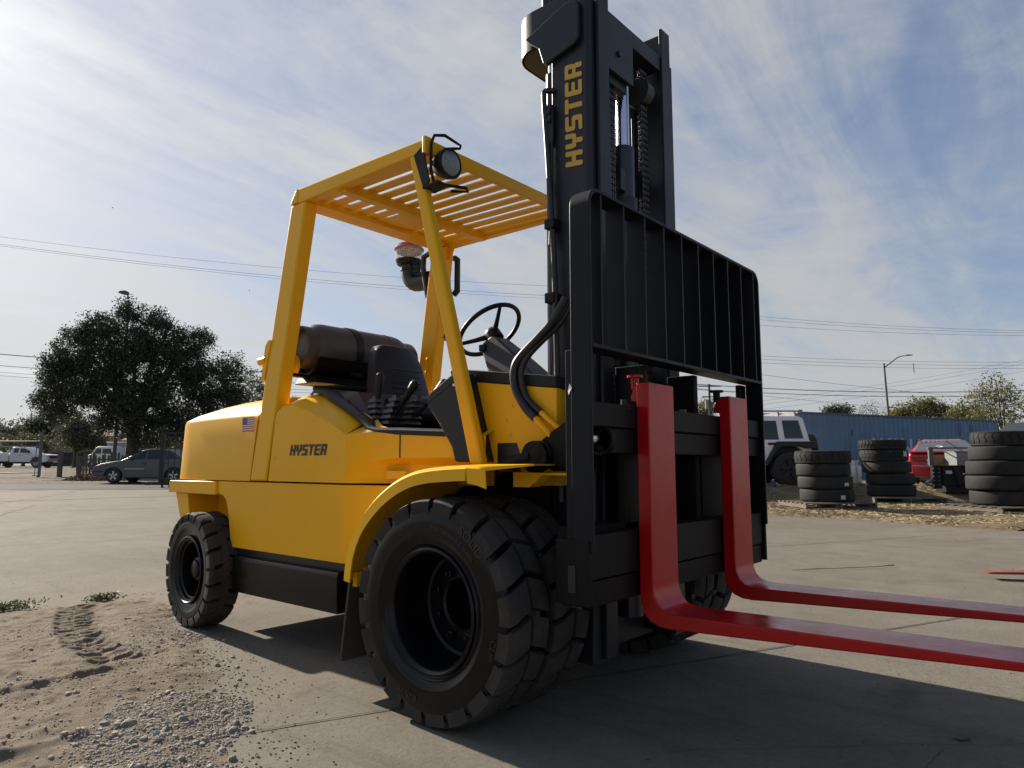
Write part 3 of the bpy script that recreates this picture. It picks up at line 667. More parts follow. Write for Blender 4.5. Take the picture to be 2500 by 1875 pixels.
# fenders over the dual wheels
fpath = [(-.552,.468),(-.545,.53),(-.522,.613),(-.467,.710),(-.368,.806),(-.26,.875),(-.157,.917),(-.057,.938),(.06,.948),(.17,.953)]
fpath = [(p.x, p.y) for p in sm([(x, z, 0) for x, z in fpath], 4)]
for s in (-1, 1):
    mb = MB(); vs_ = []; n = len(fpath)
    tn = []
    for i in range(n):
        a = Vector(fpath[max(0, i-1)]); b = Vector(fpath[min(n-1, i+1)]); d = (b-a).normalized(); tn.append(Vector((d.y, -d.x)))
    for i, (x, z) in enumerate(fpath):
        nv = tn[i]; wl = .058
        o1 = Vector((x, z)); o2 = o1 + nv*wl; o3 = o1 + nv*.006; o4 = o1 + nv*.014
        vs_ += [(o1.x, s*.44, o1.y), (o1.x, s*.880, o1.y), (o4.x*1, s*.897, o4.y), (o2.x, s*.900, o2.y), (o2.x, s*.894, o2.y), (o4.x, s*.889, o4.y), (o3.x, s*.44, o3.y)]
    m_ = 7; fs_ = [(i*m_+k, i*m_+(k+1) % m_, (i+1)*m_+(k+1) % m_, (i+1)*m_+k) for i in range(n-1) for k in range(m_)] + [tuple(range(m_)), tuple((n-1)*m_+k for k in range(m_-1, -1, -1))]
    mb.add(vs_, fs_)
    fo = fp('fender', mb, 'yellow', ang=40)
    # front apron: flat plate whose outer edge is turned down, front cut at a slant
    ap = MB(); e = [(.17,.953),(.22,.951),(.262,.946)]
    vs_ = []
    for i, (x, z) in enumerate(e):
        xi = [.17, .28, .40][i]
        dd = .066 + .006*i
        vs_ += [(xi, s*.78, .956), (x, s*.880, z), (x+.004, s*.897, z-.012), (x+.012, s*.900, z-dd), (x+.012, s*.894, z-dd), (x+.002, s*.889, z-.014), (xi, s*.78, .950)]
    ap.add(vs_, [(i*7+k, i*7+(k+1) % 7, (i+1)*7+(k+1) % 7, (i+1)*7+k) for i in range(2) for k in range(7)] + [tuple(range(6,-1,-1)), tuple(range(14,21))])
    ap.hull8([(.17,s*.44,.950),(.27,s*.44,.950),(.40,s*.78,.950),(.17,s*.78,.950)], [(.17,s*.44,.956),(.27,s*.44,.956),(.40,s*.78,.956),(.17,s*.78,.956)])
    fp('fender_apron', ap, 'yellow', fo, ang=50)
    fp('fender_gusset', MB().prism([(.20,.925),(.46,.921),(.46,.915),(.34,.915),(.31,.89),(.28,.868),(.20,.868)], 'y', s*.66, s*.60), 'yellow', fo)
    fp('tread_plate', MB().box(.20,.455,s*.62,s*.50,.917,.923), 'yellow', fo)
    fp('fender_bracket', MB().box(-.530,-.500,s*.86,s*.44,.44,.50), 'yellow', fo, bev=.003)
    fp('inner_fender', MB().prism([(-.53,.47),(-.50,.62),(-.44,.72),(-.35,.80),(-.24,.865),(-.05,.92),(.2,.93),(.2,.47)], 'y', s*.43, s*.42), 'frame_black', fo)
M['mudflap'] = mat('mud_flap_rubber', (0.04, 0.038, 0.036), 0.7, bump=.1, bscale=40)
for s in (-1, 1):
    fp('mud_flap', MB().hull8([(-.605,s*.86,.12),(-.592,s*.86,.12),(-.592,s*.46,.12),(-.605,s*.46,.12)], [(-.535,s*.875,.462),(-.522,s*.875,.462),(-.522,s*.46,.462),(-.535,s*.46,.462)]), 'mudflap')

# overhead guard
def post(a0, a1, b0, b1, y0, y1, th, z0, z1):
    s = 1 if y0 > 0 else -1
    return MB().hull8([(a0, y0, z0), (a1, y0, z0), (a1, y0-s*th, z0), (a0, y0-s*th, z0)], [(b0, y1, z1), (b1, y1, z1), (b1, y1-s*th, z1), (b0, y1-s*th, z1)])
for s in (-1, 1):
    fp('guard_rear_post', post(-1.795,-1.630,-1.530,-1.385, s*.630, s*.592, .085, .862, 2.432), 'yellow', bev=.014, seg=3)
    fp('guard_front_post', post(-.095,-.022,-.520,-.455, s*.600, s*.594, .048, .955, 2.432), 'yellow', bev=.014, seg=3)
def rail_mb(s): return MB().hull8([(-1.46,s*.596,2.428),(-.42,s*.596,2.428),(-.42,s*.536,2.428),(-1.46,s*.536,2.428)], [(-1.46,s*.596,2.514),(-.42,s*.596,2.492),(-.42,s*.536,2.492),(-1.46,s*.536,2.514)])
roof = fp('guard_roof', rail_mb(-1), 'yellow', bev=.008)
fp('roof_side_rail', rail_mb(1), 'yellow', roof, bev=.008)
fp('roof_end', MB().prism([(-1.535,2.434),(-1.46,2.434),(-1.46,2.516),(-1.475,2.516)], 'y', -.598, .598), 'yellow', roof, bev=.006)
fp('roof_front_rail', MB().prism([(-.42,2.426),(-.398,2.426),(-.398,2.494),(-.42,2.494)], 'y', -.598, .598), 'yellow', roof, bev=.004)
fp('corner_cap', MB().box(-.412,-.392,-.604,-.560,2.418,2.502), 'yellow', roof, bev=.004)
fp('roof_rear_rail', MB().box(-1.46,-1.40,-.535,.535,2.432,2.50), 'yellow', roof, bev=.004)
for i in range(11):
    y = -.486 + .0972*i
    fp('roof_slat', MB().hull8([(-1.40,y-.031,2.462),(-.42,y-.031,2.442),(-.42,y+.031,2.442),(-1.40,y+.031,2.462)], [(-1.40,y-.031,2.470),(-.42,y-.031,2.450),(-.42,y+.031,2.450),(-1.40,y+.031,2.470)]), 'yellow', roof)
for x in (-1.09,):
    fp('roof_crossbar', MB().prism([(x-.03,2.412),(x+.03,2.412),(x+.03,2.463),(x-.03,2.463)], 'y', -.56, .56), 'yellow', roof, bev=.004)
fp('roof_gusset', MB().add([(-1.40,-.05,2.462),(-1.16,-.05,2.462),(-1.12,.16,2.455),(-1.40,.16,2.462),(-1.40,-.05,2.455),(-1.16,-.05,2.455),(-1.12,.16,2.448),(-1.40,.16,2.455)], [(0,1,2,3),(4,7,6,5),(0,4,5,1),(1,5,6,2),(2,6,7,3),(3,7,4,0)]), 'yellow', roof)
fp('corner_gusset', MB().prism([(-1.40,2.43),(-1.40,2.34),(-1.385,2.34),(-1.33,2.43)], 'y', .54, .55), 'yellow', roof)
# bolt plate on the far rear post
bp = fp('bolt_plate', MB().hull8([(-1.70,.54,1.18),(-1.56,.54,1.18),(-1.56,.525,1.18),(-1.70,.525,1.18)], [(-1.62,.54,1.75),(-1.50,.54,1.75),(-1.50,.525,1.75),(-1.62,.525,1.75)]), 'yellow')
for z in (1.40,1.48,1.58,1.67): fp('bolt', MB().lathe([(0,.014),(-.008,.013),(-.012,.001)], 'y', (-1.60 + .12*(z-1.4), .525, z), 8), 'yellow', bp)
# work lamp on the front post
lx = Vector((-.352, -.488, 2.385)); lpd = Vector((1, 0, -.04)).normalized()
lamp = fp('work_lamp', MB().tube([lx - lpd*.075, lx - lpd*.06, lx - lpd*.02, lx + lpd*.005, lx + lpd*.016, lx + lpd*.016], [.02, .052, .070, .0745, .0745, .064], 32), 'plastic', ang=50)
fp('lens', MB().tube([lx + lpd*.010, lx + lpd*.019, lx + lpd*.024], [.064, .058, .02], 28), 'lens', lamp, ang=70)
fp('lamp_bracket', MB().prism([(-.475,2.425),(-.415,2.455),(-.365,2.27),(-.405,2.245)], 'y', -.600, -.592).prism([(-.41,2.243),(-.31,2.255),(-.31,2.262),(-.41,2.252)], 'y', -.60, -.52), 'black', lamp)
fp('lamp_guard', MB().tube([(-.345,-.49,2.458), (-.335,-.43,2.478), (-.33,-.43,2.492), (-.335,-.53,2.508), (-.36,-.575,2.500), (-.372,-.583,2.46), (-.372,-.583,2.33), (-.36,-.575,2.275), (-.33,-.53,2.262), (-.28,-.44,2.262), (-.285,-.42,2.25), (-.32,-.50,2.238)], .008, 8), 'black', lamp, ang=70)

# LP gas tank lying across the counterweight, cradle and clamps
tx, tz, tr = -1.70, 1.655, .155
tank = fp('gas_tank', MB().lathe([(-.395,.001),(-.393,.06),(-.38,.10),(-.36,.128),(-.33,.148),(-.29,tr),(.25,tr),(.29,.150),(.33,.135),(.36,.11),(.38,.07),(.385,.001)], 'y', (tx, .02, tz), 48), 'tank', ang=60)
fp('foot_ring', MB().lathe([(-.36,.128),(-.43,.128),(-.435,.124),(-.43,.118),(-.36,.118)], 'y', (tx, .02, tz), 40), 'tank', tank, ang=50)
fp('collar', MB().lathe([(.33,.125),(.42,.125),(.43,.118),(.42,.112),(.33,.112)], 'y', (tx, .02, tz), 40), 'tank', tank, ang=50)
fp('strap', MB().lathe([(-.105,tr+.001),(-.105,tr+.006),(-.055,tr+.006),(-.055,tr+.001)], 'y', (tx, .02, tz), 48), 'plastic', tank, ang=30)
fp('strap_buckle', MB().box(tx+.075,tx+.115,-.10,-.02,tz-.16,tz-.12), 'black', tank, bev=.005)
fp('weld_seam', MB().lathe([(.188,tr+.0005),(.19,tr+.003),(.196,tr+.003),(.198,tr+.0005)], 'y', (tx, .02, tz), 40), 'tank', tank)
cr = MB()
cr.prism([(tx+.160*math.sin(R(a)), tz-.160*math.cos(R(a))) for a in range(-65, 66, 10)] + [(tx+.178*math.sin(R(a)), tz-.178*math.cos(R(a))) for a in range(65, -66, -10)], 'y', -.36, .38)
fp('tank_cradle', cr, 'black', ang=30)
fp('cradle_base', MB().hull8([(tx-.10,-.36,1.435),(tx+.13,-.36,1.435),(tx+.13,.40,1.435),(tx-.10,.40,1.435)], [(tx-.08,-.34,1.482),(tx+.09,-.34,1.482),(tx+.09,.38,1.482),(tx-.08,.38,1.482)]).box(tx-.05,tx+.05,-.10,.10,1.36,1.436).box(tx-.02,tx+.03,-.50,-.36,1.47,1.49), 'black', bev=.006)
arc = [(tx-.015+.066*math.cos(R(a)), 1.54+.066*math.sin(R(a))) for a in range(-150, 151, 20)] + [(tx-.015+.052*math.cos(R(a)), 1.54+.052*math.sin(R(a))) for a in range(150, -151, -20)]
fp('tank_clamp', MB().prism(arc, 'y', -.50, -.42).cyl((tx-.015,-.60,1.54), (tx-.015,-.42,1.54), .034, 16), 'yellow', ang=30)
fp('swing_hinge', MB().prism([(-1.735,1.43),(-1.705,1.43),(-1.645,1.66),(-1.672,1.66),(-1.70,1.63)], 'y', -.62, -.585).cyl((-1.765,-.605,1.545), (-1.70,-.605,1.55), .026, 14), 'yellow')
# air intake with clear pre-cleaner bowl by the far rear post
px, py, pz = -1.885, .62, 2.415
el = [(px, py, pz), (px, py, pz-.05)] + [(px + .11*(1-math.cos(R(a))), py, pz-.05-.11*math.sin(R(a))) for a in range(15, 91, 15)] + [(px+.30, py, pz-.16), (px+.36, py, pz-.20), (px+.36, py, pz-.6)]
ai = fp('air_intake', MB().tube(el, .058, 20), 'hose', ang=70)
fp('intake_collar', MB().lathe([(-.005,.062),(-.005,.085),(.012,.095),(.03,.10),(.036,.086),(.036,.001)], 'z', (px, py, pz), 32), 'plastic', ai, ang=40)
fp('hose_clamp', MB().lathe([(-.05,.060),(-.05,.064),(-.035,.064),(-.035,.060)], 'z', (px, py, pz), 24).cyl((px-.075,py,pz-.042), (px-.055,py,pz-.042), .008, 8), 'plastic', ai)
fp('bowl', MB().lathe([(.032,.094),(.06,.100),(.115,.104),(.115,.101),(.06,.097),(.036,.091)], 'z', (px, py, pz), 36), 'bowl', ai, ang=60)
fp('vane_ring', MB().lathe([(.085,.09),(.09,.092),(.118,.092),(.118,.06),(.085,.06)], 'z', (px, py, pz), 30).cyl((px,py,pz+.03), (px,py,pz+.16), .006, 8).lathe([(.034,.085),(.05,.05),(.06,.01),(.06,.001)], 'z', (px, py, pz), 24), 'gray_plastic', ai, ang=40)
fp('red_cap', MB().lathe([(.108,.109),(.114,.110),(.118,.106),(.120,.101),(.135,.096),(.150,.082),(.156,.06),(.158,.001)], 'z', (px, py, pz), 36), 'cap_red', ai, ang=50)
fp('cap_screw', MB().cyl((px,py,pz+.156), (px,py,pz+.172), .006, 8), 'plastic', ai)
fp('intake_bracket', MB().bar((px+.08,py-.03,pz+.0), (px+.13,py-.03,pz-.03), (0,.015,0), (.01,0,.01)).bar((px+.13,py-.03,pz-.03), (px+.13,py-.03,pz-.10), (0,.015,0), (.012,0,0)).bar((px+.12,py-.03,pz-.10), (px+.30,py-.03,pz-.12), (0,.015,0), (0,0,.012)), 'black', ai)
fp('guard_hose', MB().tube([(px+.30,py-.06,pz+.02), (px+.225,py-.06,pz), (px+.22,py-.06,pz-.08), (px+.25,py-.06,pz-.2), (px+.27,py-.06,pz-.29), (px+.33,py-.06,pz-.31)], .02, 10), 'hose', ai, ang=70)
fp('muffler_tube', MB().tube([(px+.42,py+.05,pz-.02),(px+.45,py+.05,pz-.04),(px+.45,py+.05,pz-.26),(px+.42,py+.05,pz-.28)], .022, 10), 'hose', ai, ang=70)
# ------------------------------------------------------------------ mast, carriage, backrest, forks (same forklift)
for s in (-1, 1):
    o_ = .37 if s < 0 else .40
    rail = [(.18, s*o_), (.365, s*o_), (.383, s*(o_-.012)), (.383, s*.275), (.352, s*.275), (.352, s*.335), (.212, s*.335), (.212, s*.275), (.18, s*.275)]
    ro = fp('outer_rail', MB().prism(rail, 'z', .17, 2.985), 'mast', bev=.005)
    inn = [(.222, s*.318), (.388, s*.318), (.388, s*.328), (.405, s*.328), (.405, s*.245), (.388, s*.245), (.388, s*.290), (.240, s*.290), (.240, s*.245), (.222, s*.245)]
    fp('inner_rail', MB().prism(inn, 'z', .19, 3.125), 'mast', bev=.003)
    fp('rail_roller', MB().cyl((.325, s*.335, 2.90), (.325, s*.30, 2.90), .05, 20), 'chain', ro)
M['cylinder'] = mat('cylinder_paint', (0.02, 0.021, 0.023), 0.25, bump=.01, bscale=15)
for s in (-1, 1):
    cyo = fp('side_cylinder', MB().cyl((.150, s*.322, .2), (.150, s*.322, 2.72), .030, 18), 'cylinder')
    fp('cylinder_rod', MB().cyl((.150, s*.322, 2.72), (.150, s*.322, 3.05), .02, 14), 'chrome', cyo)
# hoop tie at the head of the outer rails
def hoop_half(x0, yo, r, n=7): return [(x0 + r*(1-math.sin(R(90*k/n))), yo - r*(1-math.cos(R(90*k/n)))) for k in range(n+1)]
ho_o = [(.30,.386)] + hoop_half(-.048, .386, .13); ho_i = [(.30,.372)] + hoop_half(-.034, .372, .116)
hoop = [(x, -y) for x, y in ho_o] + [(x, y) for x, y in reversed(ho_o)] + [(x, y) for x, y in ho_i] + [(x, -y) for x, y in reversed(ho_i)]
HN = 2*len(ho_o)
ho = fp('mast_tie', MB().prism(hoop, 'z', 2.845, 3.03), 'mast', bev=.003)
fp('tie_floor', MB().add([(x, y, z) for z in (2.845, 2.855) for x, y in hoop[:HN]], [tuple(range(HN-1,-1,-1)), tuple(range(HN,2*HN))] + [(i, (i+1) % HN, HN+(i+1) % HN, HN+i) for i in range(HN)]), 'mast', ho)
for s in (-1, 1):
    g = [(.045,2.90),(.28,2.985),(.335,2.975),(.345,2.95),(.345,2.80),(.325,2.775),(.165,2.735),(.15,2.745),(.125,2.825),(.075,2.865)]
    fp('tie_gusset', MB().prism(g, 'y', s*.372, s*.396), 'mast', ho, bev=.006)
fp('tie_hose', MB().cyl((.06,-.25,2.86), (.06,-.25,3.2), .02, 12).cyl((.06,-.20,2.86), (.06,-.20,3.2), .016, 12), 'hose', ho)
# lettering climbs the near rail: u runs up, v runs back
fp('mast_lettering', word_mesh(MB(), 'HYSTER', .090, .12, lambda u, v, t: (.345-v, -.3712-t, 2.226+u*.925)), 'decal_yellow', smooth=False)
# cross members between the inner rails
fp('cross_head', MB().box(.30,.395,-.245,.245,2.90,2.98).box(.378,.402,-.245,-.03,2.70,2.905).box(.34,.378,-.20,-.05,2.66,2.74), 'mast', bev=.004)
fp('head_bolt', MB().lathe([(0,.014),(.010,.014),(.012,.001)], 'x', (.402,-.16,2.80), 6), 'chain')
for q in ((.20,.235,1.25,1.42), (.19,.24,.16,.42), (.20,.235,2.30,2.42)): fp('cross_member', MB().box(q[0],q[1],-.334,.334,q[2],q[3]), 'mast', bev=.004)
cy = fp('lift_cylinder', MB().tube([(.315,0,.3), (.315,0,2.40), (.315,0,2.43), (.315,0,2.436)], [.058,.058,.056,.035], 24), 'cylinder', ang=50)
fp('cylinder_rod', MB().cyl((.315,0,2.43), (.315,0,2.92), .027, 16).cyl((.315,.05,2.43), (.315,.05,2.92), .012, 10), 'chrome', cy)
fp('cylinder_band', MB().lathe([(0,.058),(0,.068),(.06,.068),(.06,.058)], 'z', (.315,0,2.12), 24).box(.30,.33,.05,.10,2.12,2.16).box(.33,.36,-.09,-.05,2.2,2.3), 'mast', cy)
for y in (-.17, .11): fp('sheave', MB().cyl((.33,y,2.76), (.33,y+.06,2.76), .07, 24), 'chain')
# leaf chains: alternating link plates
for y in (-.155, .145):
    ch = MB(); z = 1.15; k = 0
    while z < 2.86:
        for j in range(4):
            yy = y - .024 + .016*j; h = .030 if (j + k) % 2 else .026; x0 = .345; dx = .012
            ch.prism([(x0-dx, z-h*.45), (x0, z-h*.62), (x0+dx, z-h*.45), (x0+dx*.75, z), (x0+dx, z+h*.45), (x0, z+h*.62), (x0-dx, z+h*.45), (x0-dx*.75, z)], 'y', yy-.0055, yy+.0055)
        ch.tube([(.345, y-.034, z+.015), (.345, y+.034, z+.015)], .0065, 6); z += .0305; k += 1
    fp('leaf_chain', ch, 'chain', smooth=False)
# hoses
hz = lambda pts, r, n='hydraulic_hose', m='hose': fp(n, MB().tube(pts, r, 12), m, ang=80)
hz(sm([(.30,-.44,1.64),(.246,-.465,1.541),(.188,-.49,1.474),(.125,-.51,1.413),(.095,-.52,1.37),(.086,-.522,1.314),(.102,-.522,1.255),(.150,-.522,1.188),(.202,-.522,1.141)]), .018)
hz(sm([(.31,-.40,1.64),(.26,-.43,1.54),(.20,-.47,1.47),(.150,-.50,1.409),(.122,-.512,1.354),(.122,-.512,1.296),(.152,-.512,1.225),(.222,-.512,1.165)]), .014)
hz([(.202,-.522,1.141),(.225,-.522,1.118),(.262,-.520,1.084),(.285,-.50,1.04)], .0135, 'hydraulic_pipe', 'yellow')
hz([(.222,-.512,1.165),(.256,-.512,1.138),(.305,-.505,1.10),(.33,-.49,1.05)], .011, 'hydraulic_pipe', 'yellow')
hz(sm([(.195,-.37,2.61),(.168,-.40,2.605),(.164,-.405,2.57),(.172,-.405,2.45),(.183,-.405,2.30),(.198,-.405,2.06),(.210,-.405,1.89),(.219,-.405,1.64),(.227,-.405,1.27),(.232,-.405,.95)]), .0125)
hz([(.186,-.395,1.9),(.19,-.39,2.1),(.19,-.385,2.5)], .008)
hz([(.215,-.39,1.30),(.225,-.385,1.05),(.228,-.385,.80)], .016)
for z in (1.985, 1.66, 1.20): fp('hose_clip', MB().box(.175,.225,-.425,-.37,z-.022,z+.022), 'black', bev=.004)
fp('hose_valve', MB().tube([(.182,-.385,2.36),(.182,-.385,2.39),(.182,-.385,2.52),(.182,-.385,2.54)], [.014,.022,.022,.012], 12).cyl((.17,-.40,2.50), (.20,-.40,2.50), .014, 8).cyl((.17,-.40,2.46), (.20,-.40,2.46), .014, 8), 'chain')
# tilt cylinder anchor on the near and far rail
for s in (-1, 1):
    tp = fp('tilt_bracket', MB().prism([(.48,.93),(.48,1.15),(.385,1.14),(.281,1.083),(.238,1.055),(.195,.998),(.209,.955),(.252,.946),(.276,.936),(.29,.927)], 'y', s*.525, s*.505), 'frame_black', bev=.004)
    fp('bracket_boss', MB().cyl((.34, s*.51, 1.02), (.34, s*.36, 1.02), .05, 16), 'frame_black', tp)
    fp('tilt_pin', MB().lathe([(0,.052),(s*.012,.052),(s*.016,.046),(s*.016,.032),(s*.034,.032),(s*.037,.026),(s*.037,.001)], 'y', (.237, s*.525, .998), 24), 'frame_black', tp, ang=30)
    fp('tilt_knuckle', MB().lathe([(-.02,.064),(.02,.064)], 'y', (.220, s*.54, .985), 20, cap=True), 'frame_black', tp, ang=30)
    fp('tilt_cylinder', MB().cyl((.20,s*.54,.985), (.07,s*.535,.958), .028, 16), 'frame_black', tp)
# carriage
ca = fp('carriage', MB().box(.545,.600,-.755,.765,1.085,1.172).box(.600,.622,-.750,.760,1.088,1.173).box(.545,.618,-.750,.760,.565,.715).box(.575,.612,-.605,.765,.995,1.084), 'frame_black', bev=.004)
fp('carriage_notch', MB().box(.60,.624,-.50,-.485,1.160,1.176).box(.60,.624,-.36,-.345,1.160,1.176), 'decal_gap_black', ca)
fp('added_gap_blocker', MB().box(.515,.540,.27,.60,.56,1.0), 'frame_black', ca)  # invented plates, added to block the bright background between the forks
fp('added_gap_blocker', MB().box(.515,.540,-.40,-.25,.56,1.0), 'frame_black', ca)
fp('lower_bar', MB().box(.50,.612,-.755,.765,.475,.56).box(.44,.54,-.70,-.30,.66,.735).box(.48,.56,-.52,-.44,.50,.68), 'frame_black', ca, bev=.004)
for s in (-1, 1):
    y0 = s*.225
    fp('carriage_upright', MB().box(.41,.545,y0-.02,y0+.02,.48,1.36), 'frame_black', ca, bev=.004)
    ep = MB().prism([(.49,.485),(.63,.485),(.63,.70),(.49,.70)], 'y', .005+s*.783, .005+s*.763)
    fp('end_plate', ep, 'frame_black', ca, bev=.003)
    fp('plate_slot', MB().box(.545,.575,.005+s*.7815,.005+s*.786,.525,.615), 'decal_gap_black', ca)
fp('shift_cylinder', MB().lathe([(-.60,.05),(-.60,.056),(-.615,.058),(-.625,.056),(-.625,.046),(-.605,.044),(-.605,.02)], 'y', (.575,0,1.043), 24), 'frame_black', ca)
fp('shift_rod', MB().cyl((.575,-.758,1.045), (.575,-.60,1.045), .024, 16), 'chrome', ca)
fp('stop_bolt', MB().cyl((.575,-.45,1.17), (.575,-.45,1.20), .014, 8).cyl((.56,.03,1.17), (.56,.03,1.19), .03, 12), 'chain', ca)
# load backrest: flat bars on edge
b0, b1, ys = .557, .642, .005
path = [(-.777,.66),(-.777,1.872)] + [(-.777+.066*(1-math.cos(R(a))), 1.872+.066*math.sin(R(a))) for a in range(15, 91, 15)] 
path = path + [(-y, z) for y, z in reversed(path)]
def ribbon(path, x0, x1, th, yo):
    mb = MB(); n = len(path); vs = []
    for i in range(n):
        a = Vector(path[max(0, i-1)]); b = Vector(path[min(n-1, i+1)]); d = (b-a).normalized(); nv = Vector((d.y, -d.x))
        for (x, k) in ((x0, 0), (x1, 0), (x1, th), (x0, th)): vs.append((x, path[i][0]+nv.x*k+yo, path[i][1]+nv.y*k))
    fs = [(i*4+k, i*4+(k+1) % 4, (i+1)*4+(k+1) % 4, (i+1)*4+k) for i in range(n-1) for k in range(4)] + [(3,2,1,0), tuple((n-1)*4+k for k in range(4))]
    return mb.add(vs, fs)
bro = fp('backrest_frame', ribbon(path, b0, b1, .014, ys), 'black', bev=.003)
bar_me = None
for k in range(10):
    y = -.688 + .1563*k
    o = fp('backrest_bar', MB().box(b0+.002,b1-.004,-.005,.005,1.372,1.924) if bar_me is None else bar_me, 'black', bro, loc=(0, y, 0))
    if bar_me is None: bar_me = o.data
fp('backrest_bottom_bar', MB().box(b0-.004,b1+.002,-.762,.772,1.358,1.373), 'black', bro, bev=.003)
for s in (-1, 1):
    fp('backrest_leg', MB().box(b0-.028,b0-.002,ys+s*.777-.006*s,ys+s*.70,.68,1.356), 'black', bro, bev=.003)
fp('post_chip', MB().add([(.548,-.7765,1.21),(.556,-.778,1.235),(.566,-.7785,1.22),(.552,-.7785,1.195)], [(0,1,2,3)]), 'white', bro, smooth=False)
# forks
fk = [(.622,1.262),(.675,1.262),(.677,.520),(.681,.485),(.692,.458),(.712,.438),(.742,.428),(.80,.4255),(1.30,.432),(1.895,.437),(1.900,.427),(1.895,.417),(1.30,.392),(.80,.374),(.745,.371),(.70,.374),(.665,.386),(.638,.410),(.625,.445),(.622,.49)]
fork_me = None
for y in (-.440, .292):
    fo = fp('fork', MB().prism(fk, 'y', 0, .20), 'red', bev=.006) if fork_me is None else fp('fork', fork_me, 'red', bev=.006)
    fork_me = fo.data; fo.location = (0, y, 0)
    fp('fork_hook', MB().prism([(.59,1.19),(.622,1.19),(.622,1.255),(.61,1.25),(.592,1.215)], 'y', .01, .19), 'red', fo, bev=.004)
    fp('fork_pin', MB().cyl((.60,.03,1.24), (.60,.03,1.285), .016, 10).cyl((.60,.03,1.285), (.60,.03,1.294), .032, 14), 'frame_black' if y > 0 else 'red', fo)
# ------------------------------------------------------------------ gravel, rocks, debris, straw
import numpy as np
def stone(mb, c, r, rr):
    ph = rr.random()*6; vs = []
    n = 6
    vs.append((c[0], c[1], c[2]+r*rr.uniform(.55,.8)))
    for k in range(n):
        a = ph+2*PI*k/n; q = r*rr.uniform(.75,1.15); vs.append((c[0]+q*.72*math.cos(a), c[1]+q*.72*math.sin(a), c[2]+r*rr.uniform(.35,.6)))
    for k in range(n):
        a = ph+.5+2*PI*k/n; q = r*rr.uniform(.85,1.2); vs.append((c[0]+q*math.cos(a), c[1]+q*math.sin(a), c[2]-r*.25))
    fs = [(0, 1+k, 1+(k+1) % n) for k in range(n)]
    for k in range(n): fs += [(1+k, 7+k, 1+(k+1) % n), (1+(k+1) % n, 7+k, 7+(k+1) % n)]
    mb.add(vs, fs)
M['gravel'] = mat('crushed_gravel', (0.27, 0.245, 0.212), 0.9, var=.3, vscale=22, bump=.2, bscale=120)
M['rock'] = mat('broken_rock', (0.215, 0.195, 0.170), 0.92, var=.3, vscale=14, bump=.5, bscale=60)
rg = random.Random(3)
gpoly = [(-2.20,.60),(-2.66,.90),(-2.83,1.007),(-3.05,1.233),(-3.09,1.44),(-2.95,1.57),(-2.75,1.62),(-2.55,1.50),(-2.35,1.30),(-2.05,.95),(-1.85,.6)]
gp2 = [(-4.12,1.60),(-4.26,1.80),(-4.22,2.03),(-3.95,2.03),(-3.70,1.75),(-3.78,1.60)]
mb = MB(); cnt = 0
while cnt < 11000:
    P = gpoly if cnt < 9000 else gp2
    xs_ = [p[0] for p in P]; ys_ = [p[1] for p in P]
    x = rg.uniform(min(xs_)-.7, max(xs_)+.3); y = rg.uniform(min(ys_)-.4, max(ys_)+.25)
    if not inpoly(x, y, P) and rg.random() > .11*inpoly(x, y): continue
    if vnoise(x+3, y, .22) < .33 and rg.random() < .7: continue
    big = rg.random()
    r = rg.uniform(.002,.005) if big < .78 else (rg.uniform(.005,.008) if big < .965 else rg.uniform(.008,.016))
    if P is gp2: r *= .8
    stone(mb, (x, y, max(.002, dirt_h(x, y) if inpoly(x, y) else .0)), r, rg); cnt += 1
o = part('gravel', mb, M['gravel'], smooth=False); stuff(o); tag(o, 'pale crushed gravel spread over the dirt patch', 'gravel')
RK = [((-2.775,1.15),.036,'largest dark grey rock half buried in the gravel'), ((-2.63,1.22),.022,'pale flat rock right of the largest gravel rock'), ((-2.70,1.31),.02,'small pale rock behind the gravel in the dirt patch'),
      ((-2.50,1.40),.024,'pale angular rock on the right rim of the gravel'), ((-2.56,1.44),.02,'rounded pale rock beside the angular one on the gravel rim'), ((-2.90,1.40),.018,'brown rock at the far end of the gravel'),
      ((-2.86,1.10),.02,'pale rock left of the largest gravel rock'), ((-2.27,1.27),.016,'small grey rock near the concrete edge at the bottom of the picture'), ((-2.35,1.14),.018,'grey rock nearest the camera in the gravel'),
      ((-3.35,1.78),.014,'small brown rock alone on the dirt near the shadow'), ((-2.70,1.47),.017,'pale rock at the top right corner of the gravel')]
for (x, y), r, lab in RK:
    m2 = MB(); rk = random.Random(int(x*1000)); stone(m2, (0, 0, 0), r, rk)
    o = part('rock', m2, M['rock'], loc=(x, y, max(.004, dirt_h(x, y) if inpoly(x, y) else 0)), bev=r*.12); tag(o, lab, 'rock', 'loose rocks in the dirt patch')
mb = MB(); rg = random.Random(5)
for k in range(1500):
    u = rg.random()**.6; x = rg.uniform(-8,1.6); y = rg.uniform(.8, 9)
    if inpoly(x, y) or (-4.6 < x < -1.5 and 1.85 < y < 3.8): continue
    stone(mb, (x, y, .001), rg.uniform(.001,.0045), rg)
for k in range(260):     # crumbs fallen from the dirt edge onto the slab
    i = rg.randrange(3, 13); a = Vector(bnd[i]); b = Vector(bnd[i+1]); p = a+(b-a)*rg.random() + Vector((rg.uniform(0,.30)*rg.random(), rg.uniform(0,.30)*rg.random()))
    if inpoly(p.x, p.y): continue
    stone(mb, (p.x, p.y, .001), rg.uniform(.0015,.005), rg)
M['crumb'] = mat('soil_crumbs', (0.11, 0.085, 0.06), .95, var=.4, vscale=9)
o = part('debris', mb, M['crumb'], smooth=False); stuff(o); tag(o, 'dark crumbs and pebbles scattered over the concrete', 'debris')
M['twig'] = mat('dry_twig', (0.11, 0.08, 0.055), .9)
